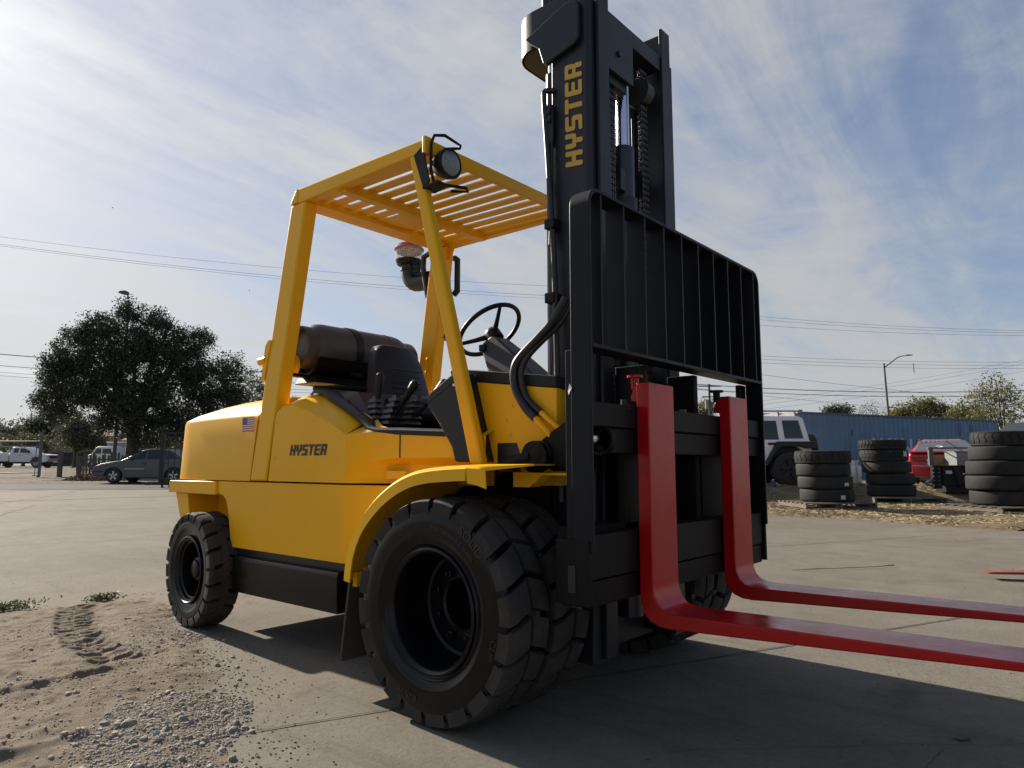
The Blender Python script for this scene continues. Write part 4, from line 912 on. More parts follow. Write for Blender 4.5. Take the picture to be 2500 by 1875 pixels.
o = part('twig', MB().tube([(-2.32,6.62,.012),(-2.05,6.95,.016),(-1.80,7.32,.014),(-1.68,7.50,.02)], [.002,.003,.003,.006], 6).tube([(-2.05,6.95,.016),(-2.28,6.78,.01)], [.002,.001], 5), M['twig']); tag(o, 'thin dry twig lying on the concrete beyond the forks', 'twig')
o = part('dry_leaf', MB().add([(-.52,2.99,.004),(-.50,3.04,.012),(-.475,3.05,.006),(-.46,3.01,.015),(-.485,2.98,.009)], [(0,1,4),(1,2,3,4)]), M['twig'], smooth=False); tag(o, 'small dark leaf on shaded concrete below the forks', 'leaf')
# weeds on the edge of the dirt
def numpy_leaves(name, P, U, V, m, parent=None):
    """P centres, U and V half vectors, arrays (n,3)"""
    n = len(P); co = np.empty((n, 4, 3)); co[:, 0] = P-U; co[:, 1] = P+V; co[:, 2] = P+U; co[:, 3] = P-V
    me = bpy.data.meshes.new(name); me.vertices.add(n*4); me.vertices.foreach_set('co', co.ravel())
    me.loops.add(n*4); me.loops.foreach_set('vertex_index', np.arange(n*4, dtype=np.int32)); me.polygons.add(n)
    me.polygons.foreach_set('loop_start', np.arange(0, n*4, 4, dtype=np.int32)); me.update(); me.validate()
    me.materials.append(m); o = bpy.data.objects.new(name, me); COL.objects.link(o)
    if parent is not None: o.parent = parent
    return o
def leaf_mat(name, c1, c2, trans=.35):
    m = mat(name, c1, .6, var=.3, vscale=.9, col2=c2); t = m.node_tree; b = t.nodes['Principled BSDF']; out = t.nodes['Material Output']
    tr = t.nodes.new('ShaderNodeBsdfTranslucent'); src = b.inputs['Base Color'].links[0].from_socket; t.links.new(src, tr.inputs[0])
    mx = t.nodes.new('ShaderNodeMixShader'); mx.inputs[0].default_value = trans; t.links.new(b.outputs[0], mx.inputs[1]); t.links.new(tr.outputs[0], mx.inputs[2]); t.links.new(mx.outputs[0], out.inputs[0]); return m
M['weed'] = leaf_mat('weed_green', (0.045, 0.065, 0.025), (0.07, 0.085, 0.035))
npr = np.random.default_rng(4)
def rand_dirs(n):
    v = npr.normal(size=(n, 3)); return v/np.linalg.norm(v, axis=1, keepdims=True)
for (cx_, cy_, lx_, ly_, n, lab) in ((-5.66, 1.42, .10, .26, 900, 'low green weeds at the left end of the dirt edge'), (-5.52, 2.06, .06, .10, 360, 'small weed tuft on the dirt edge near the rear wheel')):
    P = np.column_stack([npr.normal(cx_, lx_*.5, n), npr.normal(cy_, ly_*.5, n), npr.uniform(.005, .05, n)]); U = rand_dirs(n)*.014; V = np.cross(U, rand_dirs(n))*.45
    t_ = thing('weed_clump', lab, 'weeds', (0, 0, 0), 0, 'weeds along the dirt edge'); numpy_leaves('leaves', P, U, V, M['weed'], t_)
# straw
M['straw'] = mat('dry_straw', (0.34, 0.27, 0.16), .8, var=.35, vscale=1.5)
n = 26000
L_ = npr.uniform(4.2, 15, n*2); D_ = 8.6 + (npr.random(n*2)**1.4)*12
pts = []
for l, d in zip(L_, D_):
    p = W(l, d)
    if straw_e(p.x, p.y) > .05 + .5*npr.random() and vnoise(p.x, p.y, .6) > .3: pts.append((p.x, p.y, gz(l, d) + strawh(p.x, p.y, l, d)+.008))
    if len(pts) >= n: break
P = np.array(pts); n = len(P); a = npr.uniform(0, 2*PI, n); ln = npr.uniform(.025, .085, n)
U = np.column_stack([np.cos(a)*ln, np.sin(a)*ln, npr.normal(0, .22, n)*ln]); V = np.column_stack([-np.sin(a), np.cos(a), np.zeros(n)])*npr.uniform(.0025, .006, (n, 1)); V[:, 2] = .004
o = numpy_leaves('straw', P, U, V, M['straw']); stuff(o); tag(o, 'loose dry straw strewn over the ground around the tyre stacks', 'straw')

# ------------------------------------------------------------------ trees
def foliage(blobs, leaf, seed):
    r_ = np.random.default_rng(seed); Ps = []
    for (c, rad, clumps, per, sp) in blobs:
        d = r_.normal(size=(clumps, 3)); d /= np.linalg.norm(d, axis=1, keepdims=True); rr = r_.uniform(.30, 1.12, (clumps, 1))**.6
        cc = np.array(c) + d*rr*np.array(rad)
        s_ = sp*r_.uniform(.6, 1.4, (clumps, 1, 1)); pp = cc[:, None, :] + np.clip(r_.normal(size=(clumps, per, 3)), -1.7, 1.7)*s_*np.array([1, 1, .75])
        Ps.append(pp.reshape(-1, 3))
    P = np.concatenate(Ps); n = len(P)
    def dirs():
        v = r_.normal(size=(n, 3)); return v/np.linalg.norm(v, axis=1, keepdims=True)
    U = dirs()*leaf*r_.uniform(.6, 1.3, (n, 1)); V = np.cross(U, dirs())*.5
    return P, U, V
M['bark'] = mat('bark', (0.055, 0.046, 0.038), .95, var=.3, vscale=4, bump=.6, bscale=20)
M['oak'] = leaf_mat('oak_leaves', (0.030, 0.040, 0.020), (0.050, 0.058, 0.030), .22)
M['grey_green'] = leaf_mat('grey_green_leaves', (0.065, 0.072, 0.045), (0.10, 0.105, 0.065))
M['olive_leaf'] = leaf_mat('olive_leaves', (0.10, 0.105, 0.035), (0.15, 0.14, 0.05))
M['dark_leaf'] = leaf_mat('dark_leaves', (0.04, 0.052, 0.03), (0.065, 0.075, 0.04))
M['twiggy'] = mat('bare_twigs', (0.13, 0.115, 0.10), .9)
def tree(name, label, base, blobs, leaf, seed, lm, trunk_r, limbs=7, group=None, trunk_h=None, bark='bark', stems=1):
    """blobs in local lat/dep/z metres relative to base: (lat, dep, z), (rl, rd, rz), clumps, leaves per clump, spread"""
    t = thing(name, label, 'tree', base, HEAD, group)
    P, U, V = foliage(blobs, leaf, seed); numpy_leaves('crown', P, U, V, M[lm], t)
    r_ = random.Random(seed); mb = MB(); th = trunk_h or blobs[0][0][2]*.45
    for sN in range(stems):
        ox = (sN-(stems-1)/2)*trunk_r*2.2; lean = r_.uniform(-.25,.25)*th*(1 if stems > 1 else .3)
        top = Vector((ox+lean, 0, th)); mb.tube([(ox,0,-.2),(ox*1.1+lean*.1,0,th*.15),(ox+lean*.5,0.05,th*.6),tuple(top)], [trunk_r*1.35, trunk_r, trunk_r*.85, trunk_r*.7], 10)
        for k in range(limbs):
            b = blobs[r_.randrange(len(blobs))]; e = Vector(b[0]) + Vector((r_.uniform(-.8,.8)*b[1][0], r_.uniform(-.8,.8)*b[1][1], r_.uniform(-.4,.8)*b[1][2]))
            m_ = top.lerp(e, .5) + Vector((0, 0, .12*(e-top).length)); mb.tube([tuple(top), tuple(m_), tuple(e)], [trunk_r*.5, trunk_r*.25, trunk_r*.06], 6)
    part('trunk', mb, M[bark], t, ang=70)
    return t
def px(u, dep): return (u-1106)/1540*dep*.994
def base(u, dep): l = px(u, dep); return GP(l, dep)
def blob(u, y, ru, ry, dep, u0, clumps, per, sp, dd=.8):
    """crown lobe seen at picture position (u,y), in metres relative to a base at (u0,dep)"""
    k = dep/1540; zb = gz(px(u0, dep), dep)
    return ((px(u, dep)-px(u0, dep), 0, CAM_H + (1003-y)*k - zb), (ru*k, ru*k*dd, ry*k), clumps, per, sp)
D0 = 44
ob = [blob(u, y, ru, ry, D0, 283, int(c*1.75), 58, .23) for (u, y, ru, ry, c) in
      ((255,735,60,58,80),(205,770,62,62,90),(140,760,44,48,60),(105,800,34,34,34),(150,830,60,52,80),(98,862,34,34,36),(215,850,66,56,90),(290,800,66,66,100),(340,740,60,56,80),(395,775,56,56,80),(300,880,70,52,90),(375,865,66,60,90),(440,830,48,52,60),(485,800,32,36,26),(470,875,46,40,50),(508,860,26,34,20),(265,668,30,26,18),(330,690,30,26,18),(165,712,26,24,16),(420,735,28,26,16),(245,915,42,26,36),(330,930,62,34,60),(420,920,62,34,60),(125,895,28,22,14),(200,700,34,30,24))]
tree('oak_tree', 'big dark evergreen oak behind the grey sedan', base(283, D0), ob, .082, 11, 'oak', .42, 12, None, 3.0)
tree('broadleaf_tree', 'paler tree between the big oak and the forklift', base(545, 70), [blob(u, y, ru, ry, 70, 545, c, 22, .42) for (u, y, ru, ry, c) in ((525,850,45,50,80),(565,860,40,42,70),(590,880,30,36,40),(500,890,40,45,60))], .15, 12, 'grey_green', .22, 6)
tree('bush_tree', 'grey green tree at the far left edge behind the pickup', base(10, 95), [blob(u, y, ru, ry, 95, 10, c, 22, .6) for (u, y, ru, ry, c) in ((0,945,35,28,70),(35,938,28,26,60),(-30,940,30,30,50))], .2, 13, 'grey_green', .25, 5, 'trees behind the parked pickup')
tree('bush_tree', 'dark round tree above the tan house', base(100, 90), [blob(u, y, ru, ry, 90, 100, c, 24, .55) for (u, y, ru, ry, c) in ((100,925,35,28,90),(130,915,30,26,70),(70,930,28,26,60))], .2, 14, 'dark_leaf', .25, 5, 'trees behind the parked pickup')
tree('bush_tree', 'drooping grey green tree in front of the tan house', base(160, 72), [blob(u, y, ru, ry, 72, 160, c, 24, .4) for (u, y, ru, ry, c) in ((150,940,32,30,80),(180,945,34,30,90),(205,955,28,22,60),(165,915,26,22,50))], .15, 15, 'grey_green', .2, 5, 'trees behind the parked pickup')
tree('bush_tree', 'low tree right behind the pickup bed', base(50, 84), [blob(u, y, ru, ry, 84, 50, c, 22, .45) for (u, y, ru, ry, c) in ((45,960,34,22,70),(80,962,26,18,40),(10,962,26,20,40))], .17, 16, 'grey_green', .2, 4, 'trees behind the parked pickup')
tree('bush_tree', 'dim tree behind the sedan roof', base(345, 66), [blob(u, y, ru, ry, 66, 345, c, 22, .4) for (u, y, ru, ry, c) in ((335,950,50,26,70),(390,945,40,30,60))], .15, 17, 'grey_green', .2, 4)
# thin conifer with bare tiers of branches
ct = thing('conifer', 'thin nearly bare conifer rising above the far left trees', 'tree', base(85, 100), HEAD)
mb = MB(); rr_ = random.Random(8); H_ = 10.4
mb.tube([(0,0,0),(0,0,H_)], [.16,.03], 6)
for k in range(34):
    z = H_*(.40+.58*k/34); ln = (H_-z)*.42+.15
    for j in range(5):
        a = rr_.uniform(0, 2*PI); l2 = ln*rr_.uniform(.7,1.1); mb.tube([(0,0,z),(l2*.6*math.cos(a),l2*.6*math.sin(a),z-.05),(l2*math.cos(a),l2*math.sin(a),z+.1)], [.03,.025,.012], 4)
part('trunk', mb, M['bark'], ct)
cP = []; r2 = np.random.default_rng(9)
for k in range(900):
    z = H_*(.42+.56*r2.random()); l2 = (H_-z)*.42*r2.uniform(.4,1.05); a = r2.uniform(0, 2*PI); cP.append((l2*math.cos(a), l2*math.sin(a), z+r2.normal(0,.05)))
cP = np.array(cP); U = np.column_stack([cP[:,0]*.12+r2.normal(0,.03,900), cP[:,1]*.12, r2.normal(0,.03,900)]); V = np.cross(U, r2.normal(size=(900,3)))*.12
numpy_leaves('crown', cP, U, V, M['grey_green'], ct)
# trees beyond the container
tree('yard_tree', 'broad olive green tree above the middle of the container', base(1995, 62), [blob(u, y, ru, ry, 62, 1995, c, 24, .32) for (u, y, ru, ry, c) in ((1960,893,28,17,70),(2000,884,30,18,90),(2040,890,22,16,60),(2012,873,14,10,20),(1945,900,16,10,24))], .12, 21, 'olive_leaf', .2, 5, 'trees beyond the container')
tree('yard_tree', 'tall sparse tree at the right end of the container', base(2155, 44), [blob(u, y, ru, ry, 44, 2155, c, 13, .26) for (u, y, ru, ry, c) in ((2130,870,36,40,80),(2165,845,38,34,70),(2195,880,34,44,80),(2150,905,45,24,60),(2205,925,30,26,50))], .085, 22, 'olive_leaf', .09, 9, 'trees beyond the container', stems=3)
tree('yard_tree', 'leafy low tree left of the tall sparse one', base(2095, 52), [blob(u, y, ru, ry, 52, 2095, c, 22, .28) for (u, y, ru, ry, c) in ((2095,890,24,22,70),(2075,900,16,14,40),(2115,900,20,18,40))], .10, 23, 'olive_leaf', .14, 5, 'trees beyond the container')
tree('yard_tree', 'small dark treetop above the left of the container', base(1812, 70), [blob(u, y, ru, ry, 70, 1812, c, 24, .3) for (u, y, ru, ry, c) in ((1800,888,15,10,40),(1830,888,15,9,40))], .12, 24, 'dark_leaf', .15, 4, 'trees beyond the container')
tree('yard_tree', 'bare pale shrub crown left of the right street lamp', base(1885, 66), [blob(u, y, ru, ry, 66, 1885, c, 9, .4) for (u, y, ru, ry, c) in ((1885,885,22,14,60),(1865,895,12,8,20),(1910,895,12,8,20))], .07, 25, 'twiggy', .09, 14, 'trees beyond the container', stems=2)
tree('yard_tree', 'green tree seen under the backrest beside the utility pole', base(1532, 90), [blob(u, y, ru, ry, 90, 1532, c, 22, .45) for (u, y, ru, ry, c) in ((1530,882,18,14,50),(1520,895,16,12,40))], .16, 26, 'olive_leaf', .2, 4)

# ------------------------------------------------------------------ poles, lamps, wires
M['galv'] = mat('galvanised_steel', (0.22, 0.225, 0.23), .5, .6, var=.15, vscale=2)
M['darkpole'] = mat('weathered_pole', (0.09, 0.088, 0.085), .7, var=.2, vscale=2)
t = thing('street_lamp', 'street lamp rising out of the big oak crown', 'street lamp', base(246, 45.5), HEAD)
part('pole', MB().tube([(0,0,-.1),(0,0,1.5),(.12,0,6),(.36,0,10.2),(.33,0,11.1),(.2,0,11.7)], [.13,.12,.09,.07,.06,.05], 10), M['darkpole'], t, ang=70)
part('lamp_head', MB().prism([(-.35,11.72),(-.28,11.84),(.1,11.88),(.26,11.78),(.24,11.62),(.08,11.60),(-.2,11.66)], 'y', -.14, .14), M['darkpole'], t, bev=.03)
t = thing('street_lamp', 'slim street lamp with arm to the right behind the container', 'street lamp', base(1927, 57), HEAD)
part('pole', MB().tube([(0,0,-.2),(-.04,0,4),(-.18,0,8.7)], [.11,.09,.07], 10), M['darkpole'], t, ang=70)
part('arm', MB().tube([(-.18,0,8.35),(.25,0,8.65),(.9,0,9.15),(1.25,0,9.28),(1.6,0,9.33)], [.05,.05,.045,.04,.04], 8), M['galv'], t, ang=70)
part('lamp_head', MB().prism([(1.5,9.30),(1.6,9.40),(1.95,9.42),(2.15,9.38),(2.15,9.34),(1.7,9.30)], 'y', -.12, .12), M['galv'], t, bev=.02)
M['wood_pole'] = mat('pole_wood', (0.085, 0.07, 0.055), .9, var=.2, vscale=3)
t = thing('utility_pole', 'wooden utility pole with two crossarms seen under the backrest', 'utility pole', base(1537, 80), HEAD)
part('pole', MB().tube([(0,0,-.3),(0,0,9.6)], [.17,.12], 10), M['wood_pole'], t)
for z, l2 in ((9.35, 1.3), (8.15, .85)): part('crossarm', MB().box(-l2,l2,-.16,-.06,z-.06,z+.06), M['wood_pole'], t)
part('transformer', MB().cyl((-.32,-.1,6.8), (-.32,-.1,7.8), .22, 14), M['galv'], t)
M['wire'] = mat('power_cable', (0.05, 0.05, 0.052), .7)
def wire(name, label, u0, y0, u1, y1, dep0, dep1, sag, r, group):
    p0 = W(px(u0, dep0), dep0, CAM_H + (1003-y0)*dep0/1540); p1 = W(px(u1, dep1), dep1, CAM_H + (1003-y1)*dep1/1540)
    pts = [p0.lerp(p1, i/24) - Vector((0, 0, sag*4*(i/24)*(1-i/24))) for i in range(25)]
    o = part(name, MB().tube([tuple(p - p0) for p in pts], r, 5), M['wire'], loc=tuple(p0)); tag(o, label, 'cable', group); return o
G1, G2, G3 = 'wires behind the forklift roof', 'wires at the right behind the mast', 'wires at the far left'
wire('power_cable', 'upper of the wires crossing the sky behind the roof posts', -250, 470, 1500, 622, 48, 52, .9, .009, G1)
wire('power_cable', 'middle wire crossing the sky behind the roof posts', -250, 486, 1500, 645, 48, 52, .9, .011, G1)
wire('power_cable', 'lowest wire crossing the sky behind the roof posts', -250, 489, 1500, 652, 47, 51, .9, .009, G1)
for (lab, y0, y1, rr) in (('thick top cable running into the oak from the left', 752, 812, .035), ('second cable running into the oak from the left', 778, 832, .022), ('third thin cable running into the oak from the left', 792, 846, .014), ('lowest faint cable running into the oak from the left', 800, 852, .012)):
    wire('power_cable', lab, -150, y0, 760, y1, 60, 60, .25, rr, G3)
for (lab, y0, y1, y2, rr) in (('top wire of the upper three right of the mast', 648, 0, 712, .010), ('second wire of the upper three right of the mast', 656, 0, 716, .010), ('third wire of the upper three right of the mast', 672, 0, 719, .010)):
    wire('power_cable', lab, 1350, y0, 2500, y2, 52, 56, .7, rr, G2)
for (lab, y0, y2, rr) in (('top wire of the three meeting the right lamp post', 750, 766, .012), ('middle wire of the three meeting the right lamp post', 758, 772, .012), ('bottom wire of the three meeting the right lamp post', 766, 778, .012)):
    wire('power_cable', lab, 1400, y0, 2700, y2, 60, 60, .9, rr, G2)
for (lab, u0, y0, u1, y2, sg, rr) in (('thick cable just above the container trees', 1300, 812, 2800, 800, 1.55, .030), ('second thick cable above the container trees', 1300, 826, 2800, 822, 1.25, .024), ('descending wire crossing the thick cables', 1550, 795, 2300, 874, .25, .013), ('lowest wire sloping down behind the container', 1500, 838, 2400, 912, .3, .012)):
    wire('power_cable', lab, u0, y0, u1, y2, 58, 58, sg, rr, G2)
for (lab, y0, y2, rr) in (('upper rising wire toward the right edge', 872, 742, .010), ('middle rising wire toward the right edge', 880, 750, .010), ('lower rising wire toward the right edge', 890, 768, .010)):
    wire('power_cable', lab, 1600, y0, 2400, y2, 75, 75, .5, rr, G2)
o = part('wire_spacer', MB().cyl((0,0,-.65), (0,0,.15), .035, 6), M['wire'], loc=tuple(W(px(1987,60), 60, CAM_H+(1003-788)*60/1540))); tag(o, 'short vertical spacer hanging between wires near the lamp arm', 'spacer')
for (u, y, lab) in ((207, 433, 'tiny bird in the upper left sky'), (523, 622, 'tiny bird in the sky left of the rear post')):
    b_ = MB().add([(-.09,0,.03),(0,.05,0),(.09,0,.035),(0,-.05,-.005),(0,0,-.02)], [(0,1,4),(1,2,4),(2,3,4),(3,0,4),(0,3,1),(1,3,2)])
    o = part('bird', b_, M['wire'], loc=tuple(W(px(u, 45), 45, CAM_H+(1003-y)*45/1540)), smooth=False); tag(o, lab, 'bird', 'birds in the sky')

# ------------------------------------------------------------------ vehicles
M['glass'] = mat('car_glass', (0.012, 0.014, 0.016), .06, spec=.6)
M['carblack'] = mat('car_trim', (0.015, 0.015, 0.016), .6)
M['tyre'] = mat('car_tyre', (0.022, 0.021, 0.021), .8)
M['alloy'] = mat('alloy_rim', (0.45, 0.45, 0.46), .3, .8)
M['lampglass'] = mat('headlamp_glass', (0.55, 0.56, 0.57), .12, .3)
def car_wheel(parent, x, y, r, wd, face, rim='alloy', spokes=5):
    wv = part('wheel', MB().lathe([(-.5*wd,r*.62),(-.5*wd,r*.9),(-.42*wd,r),(.42*wd,r),(.5*wd,r*.9),(.5*wd,r*.62)], 'y', n=32), M['tyre'], parent, ang=35, loc=(x, y, r))
    part('rim', MB().lathe([(face*wd*.5,r*.66),(face*wd*.47,r*.60),(face*wd*.30,r*.57)], 'y', n=28), M[rim], wv)
    part('brake_disc', MB().lathe([(face*wd*.22,r*.58),(face*wd*.22,.001)], 'y', n=20), M['carblack'], wv)
    for k in range(spokes):
        a = 2*PI*k/spokes+.3; d = Vector((math.cos(a),0,math.sin(a))); q = Vector((-d.z,0,d.x)); y0 = face*wd*.40
        part('spoke', MB().hull8([tuple(d*r*.1+q*r*.10+Vector((0,y0-.02,0))), tuple(d*r*.1-q*r*.10+Vector((0,y0-.02,0))), tuple(d*r*.1-q*r*.10+Vector((0,y0,0))), tuple(d*r*.1+q*r*.10+Vector((0,y0,0)))],
             [tuple(d*r*.6+q*r*.13+Vector((0,y0-.02,0))), tuple(d*r*.6-q*r*.13+Vector((0,y0-.02,0))), tuple(d*r*.6-q*r*.13+Vector((0,y0,0))), tuple(d*r*.6+q*r*.13+Vector((0,y0,0)))]), M[rim], wv)
    return wv
def arch(xc, r, zb, n=12): return [(xc + r*math.cos(PI-PI*k/n), zb + r*.98*math.sin(PI*k/n)) for k in range(n+1)]
def green(poly, wb, wr, zb, zr, m, parent, name='cabin', bev=.05):
    wf = lambda z: wb + (wr-wb)*(z-zb)/(zr-zb)
    o = part(name, MB().prism(poly, 'y', 0, 0, w=lambda p, k: (-1 if k == 0 else 1)*wf(p[1])), m, parent, bev=bev, seg=3); return o, wf
def pane(name, poly, wf, s, parent, m=None, out=.008):
    return part(name, MB().add([(x, s*(wf(z)+out), z) for x, z in poly] + [(x, s*(wf(z)-.02), z) for x, z in poly], [tuple(range(len(poly))), tuple(range(2*len(poly)-1, len(poly)-1, -1))] + [(i, (i+1) % len(poly), len(poly)+(i+1) % len(poly), len(poly)+i) for i in range(len(poly))]), m or M['glass'], parent)
# grey sedan
M['sedan'] = mat('sedan_grey_paint', (0.060, 0.066, 0.078), .3, .3, coat=.4)
sc_ = thing('parked_sedan', 'dark grey sedan parked under the big oak', 'car', tuple(GP(-15.43, 30.9, .012)), HEAD+PI)
body = [(2.12,.30),(2.17,.42),(2.16,.56),(2.11,.66),(2.02,.73),(1.75,.82),(1.30,.90),(.92,.955),(-1.30,.985),(-1.62,.985),(-2.14,.965),(-2.20,.86),(-2.22,.52),(-2.16,.30),(-1.66,.24)]
body = body[:14] + arch(-1.26,.375,.26) + [(-.80,.20),(.80,.20)] + arch(1.26,.375,.26)
part('body', MB().prism(body, 'y', -.86, .86), M['sedan'], sc_, bev=.06, seg=3)
cb_, wf = green([(1.02,.93),(.80,1.02),(.22,1.36),(-.05,1.425),(-.45,1.44),(-.85,1.41),(-1.15,1.31),(-1.62,1.0),(-1.60,.95)], .83, .60, .95, 1.44, M['sedan'], sc_)
for s in (1, -1):
    pane('side_window', [(.62,1.01),(.20,1.30),(-.02,1.365),(-.02,1.01)][::-1], wf, s, cb_); pane('side_window', [(-.10,1.01),(-.10,1.37),(-.48,1.385),(-.82,1.36),(-.86,1.01)], wf, s, cb_); pane('quarter_window', [(-.92,1.01),(-.90,1.34),(-1.05,1.29),(-1.38,1.03)], wf, s, cb_)
    part('mirror', MB().box(.48,.62,s*.84,s*1.0,.98,1.09), M['sedan'], sc_, bev=.03)
    part('door_handle', MB().box(-.12,.04,s*.858,s*.885,.80,.83), M['carblack'], sc_, bev=.008); part('door_handle', MB().box(-1.0,-.86,s*.858,s*.885,.82,.85), M['carblack'], sc_, bev=.008)
    part('side_strip', MB().box(-.05,.80,s*.858,s*.872,.58,.605), M['alloy'], sc_); part('door_gap', MB().box(-.065,-.055,s*.855,s*.8625,.30,.96), M['carblack'], sc_); part('door_gap', MB().box(.80,.81,s*.855,s*.8625,.30,.92), M['carblack'], sc_)
    part('headlight', MB().hull8([(1.90,s*.80,.58),(2.14,s*.80,.56),(2.17,s*.45,.56),(1.9,s*.45,.58)], [(1.92,s*.82,.72),(2.07,s*.80,.70),(2.10,s*.45,.70),(1.9,s*.45,.72)]), M['lampglass'], sc_, bev=.02)
    for x in (1.26, -1.26): car_wheel(sc_, x, s*.76, .315, .20, s)
    part('bumper_strip', MB().box(1.70,2.19,s*.80,s*.872,.46,.50), M['carblack'], sc_, bev=.01)
part('wiper', MB().tube([(.95,.5,.99),(.55,.1,1.20)], .012, 5), M['carblack'], sc_)
part('windshield', MB().add([(.80,-.74,1.035),(.80,.74,1.035),(.24,.62,1.365),(.24,-.62,1.365)], [(0,1,2,3)]), M['glass'], cb_, loc=(.012,0,.016))
# white pickup
M['carwhite'] = mat('white_paint', (0.72, 0.73, 0.74), .3, coat=.4)
pk = thing('pickup_truck', 'white work pickup parked behind the chain link fence', 'pickup truck', tuple(GP(px(91,70), 70, .012)), HEAD)
body = [(1.05,.60),(1.08,1.0),(1.02,1.22),(.80,1.30),(-.52,1.40),(-.60,1.42),(-2.55,1.42),(-2.55,.55)] + [(-1.0,.55),(-.62,.55)] + arch(0,.56,.50)
part('body', MB().prism(body, 'y', -.98, .98), M['carwhite'], pk, bev=.05)
cb_, wf = green([(-.45,1.38),(-1.02,1.92),(-1.20,1.98),(-2.35,1.99),(-2.50,1.94),(-2.55,1.38)], .95, .76, 1.40, 1.99, M['carwhite'], pk)
for s in (1, -1):
    pane('side_window', [(-.75,1.45),(-1.12,1.84),(-1.62,1.88),(-1.62,1.45)], wf, s, cb_); pane('side_window', [(-1.78,1.45),(-1.78,1.88),(-2.25,1.88),(-2.25,1.45)], wf, s, cb_)
    part('mirror', MB().box(-.72,-.60,s*1.0,s*1.2,1.40,1.70), M['carblack'], pk, bev=.02); part('door_handle', MB().box(-1.62,-1.45,s*.975,s*1.0,1.20,1.26), M['carblack'], pk)
    part('headlight', MB().box(.86,1.085,s*.62,s*.96,.98,1.20), M['lampglass'], pk, bev=.03)
    car_wheel(pk, 0, s*.86, .43, .28, s); car_wheel(pk, -3.9, s*.86, .43, .28, s)
part('bumper', MB().box(.85,1.18,-.95,.95,.62,.82), M['alloy'], pk, bev=.03)
part('grille', MB().box(1.03,1.095,-.60,.60,.88,1.20), M['carblack'], pk)
part('utility_bed', MB().box(-5.4,-2.68,-1.0,1.0,.62,1.44), M['carwhite'], pk, bev=.03); part('chassis', MB().box(-5.4,.8,-.5,.5,.40,.62), M['carblack'], pk)
lr = MB()
for x in (-2.7,-3.9,-5.2):
    for s in (1,-1): lr.cyl((x,s*.9,1.44), (x,s*.9,2.05), .03, 6)
for s in (1,-1): lr.cyl((-5.3,s*.9,2.05), (-1.1,s*.9,2.12), .03, 6)
part('ladder_rack', lr, M['galv'], pk)
# white box truck cab and pale trailer far behind the picket fence
bt = thing('box_truck', 'white truck cab half hidden behind the picket fence', 'truck', tuple(GP(px(232,62), 62, .012)), HEAD)
part('cab', MB().prism([(-1.3,.5),(-1.35,1.15),(-.95,1.30),(-.55,1.85),(-.3,1.95),(1.0,1.95),(1.0,.5)], 'y', -.95, .95), M['carwhite'], bt, bev=.05)
for s in (1,-1):
    part('side_window', MB().prism([(-.75,1.32),(-.42,1.78),(-.05,1.78),(-.05,1.32)], 'y', s*.955, s*.9), M['glass'], bt); part('side_window', MB().box(.05,.8,s*.957,s*.9,1.32,1.75), M['glass'], bt); car_wheel(bt, -.75, s*.85, .38, .25, s)
tr_ = thing('box_trailer', 'pale grey box trailer behind the sedan windshield', 'trailer', tuple(GP(px(268,64), 64, .012)), HEAD)
part('box', MB().box(-1.0,1.6,-1.1,1.1,.6,2.35), M['galv'], tr_, bev=.03); part('rail', MB().box(-1.05,1.65,-1.12,1.12,2.30,2.38), M['carwhite'], tr_); car_wheel(tr_, .2, -.95, .36, .24, -1); car_wheel(tr_, .2, .95, .36, .24, 1)
# off-road wagon at the right
M['wagon'] = mat('dusty_white_paint', (0.80, 0.74, 0.75), .45, var=.08, vscale=2, coat=.1)
jp = thing('off_road_wagon', 'boxy white off-road wagon behind the first tyre stack', 'car', tuple(GP(7.36, 19.9, .012)), HEAD+PI)
body = [(3.3,.62),(3.3,1.12),(1.75,1.20),(-.62,1.20),(-.66,.62)] + arch(0,.56,.56) + [(.75,.55),(2.1,.55)] + arch(2.75,.54,.56)
part('body', MB().prism(body, 'y', -.80, .80), M['wagon'], jp, bev=.03)
cb_, wf = green([(1.80,1.17),(1.45,1.80),(1.30,1.88),(-.35,1.88),(-.48,1.82),(-.62,1.17)], .79, .70, 1.18, 1.88, M['wagon'], jp, bev=.04)
for s in (1,-1):
    pane('quarter_window', [(-.44,1.27),(-.34,1.76),(.10,1.76),(.06,1.27)], wf, s, cb_); pane('side_window', [(.22,1.24),(.26,1.75),(.88,1.75),(.98,1.24)], wf, s, cb_); pane('side_window', [(1.10,1.24),(1.04,1.75),(1.36,1.74),(1.66,1.24)], wf, s, cb_)
    part('fender_flare', MB().prism([(-.74,1.0),(-.74,1.19),(.30,1.19),(.42,.98),(.66,.58),(.56,.58),(.36,.92),(.20,1.05),(-.30,1.05),(-.5,1.0)], 'y', s*.70, s*.93), M['carblack'], jp, bev=.02)
    part('fender_flare', MB().prism([(2.1,.62),(2.25,1.10),(3.3,1.10),(3.3,1.02),(2.35,1.0),(2.2,.62)], 'y', s*.70, s*.93), M['carblack'], jp, bev=.02)
    part('door_handle', MB().box(.30,.52,s*.795,s*.83,1.10,1.16), M['carblack'], jp, bev=.01); part('door_gap', MB().box(.15,.162,s*.79,s*.805,.64,1.18), M['carblack'], jp); part('door_hinge', MB().box(.94,1.06,s*.795,s*.825,.98,1.02), M['wagon'], jp)
    for x in (0, 2.75): car_wheel(jp, x, s*.80, .45, .30, s, 'carblack')
part('wheel_well', MB().box(-.6,.62,-.66,.66,.56,1.16), M['carblack'], jp)
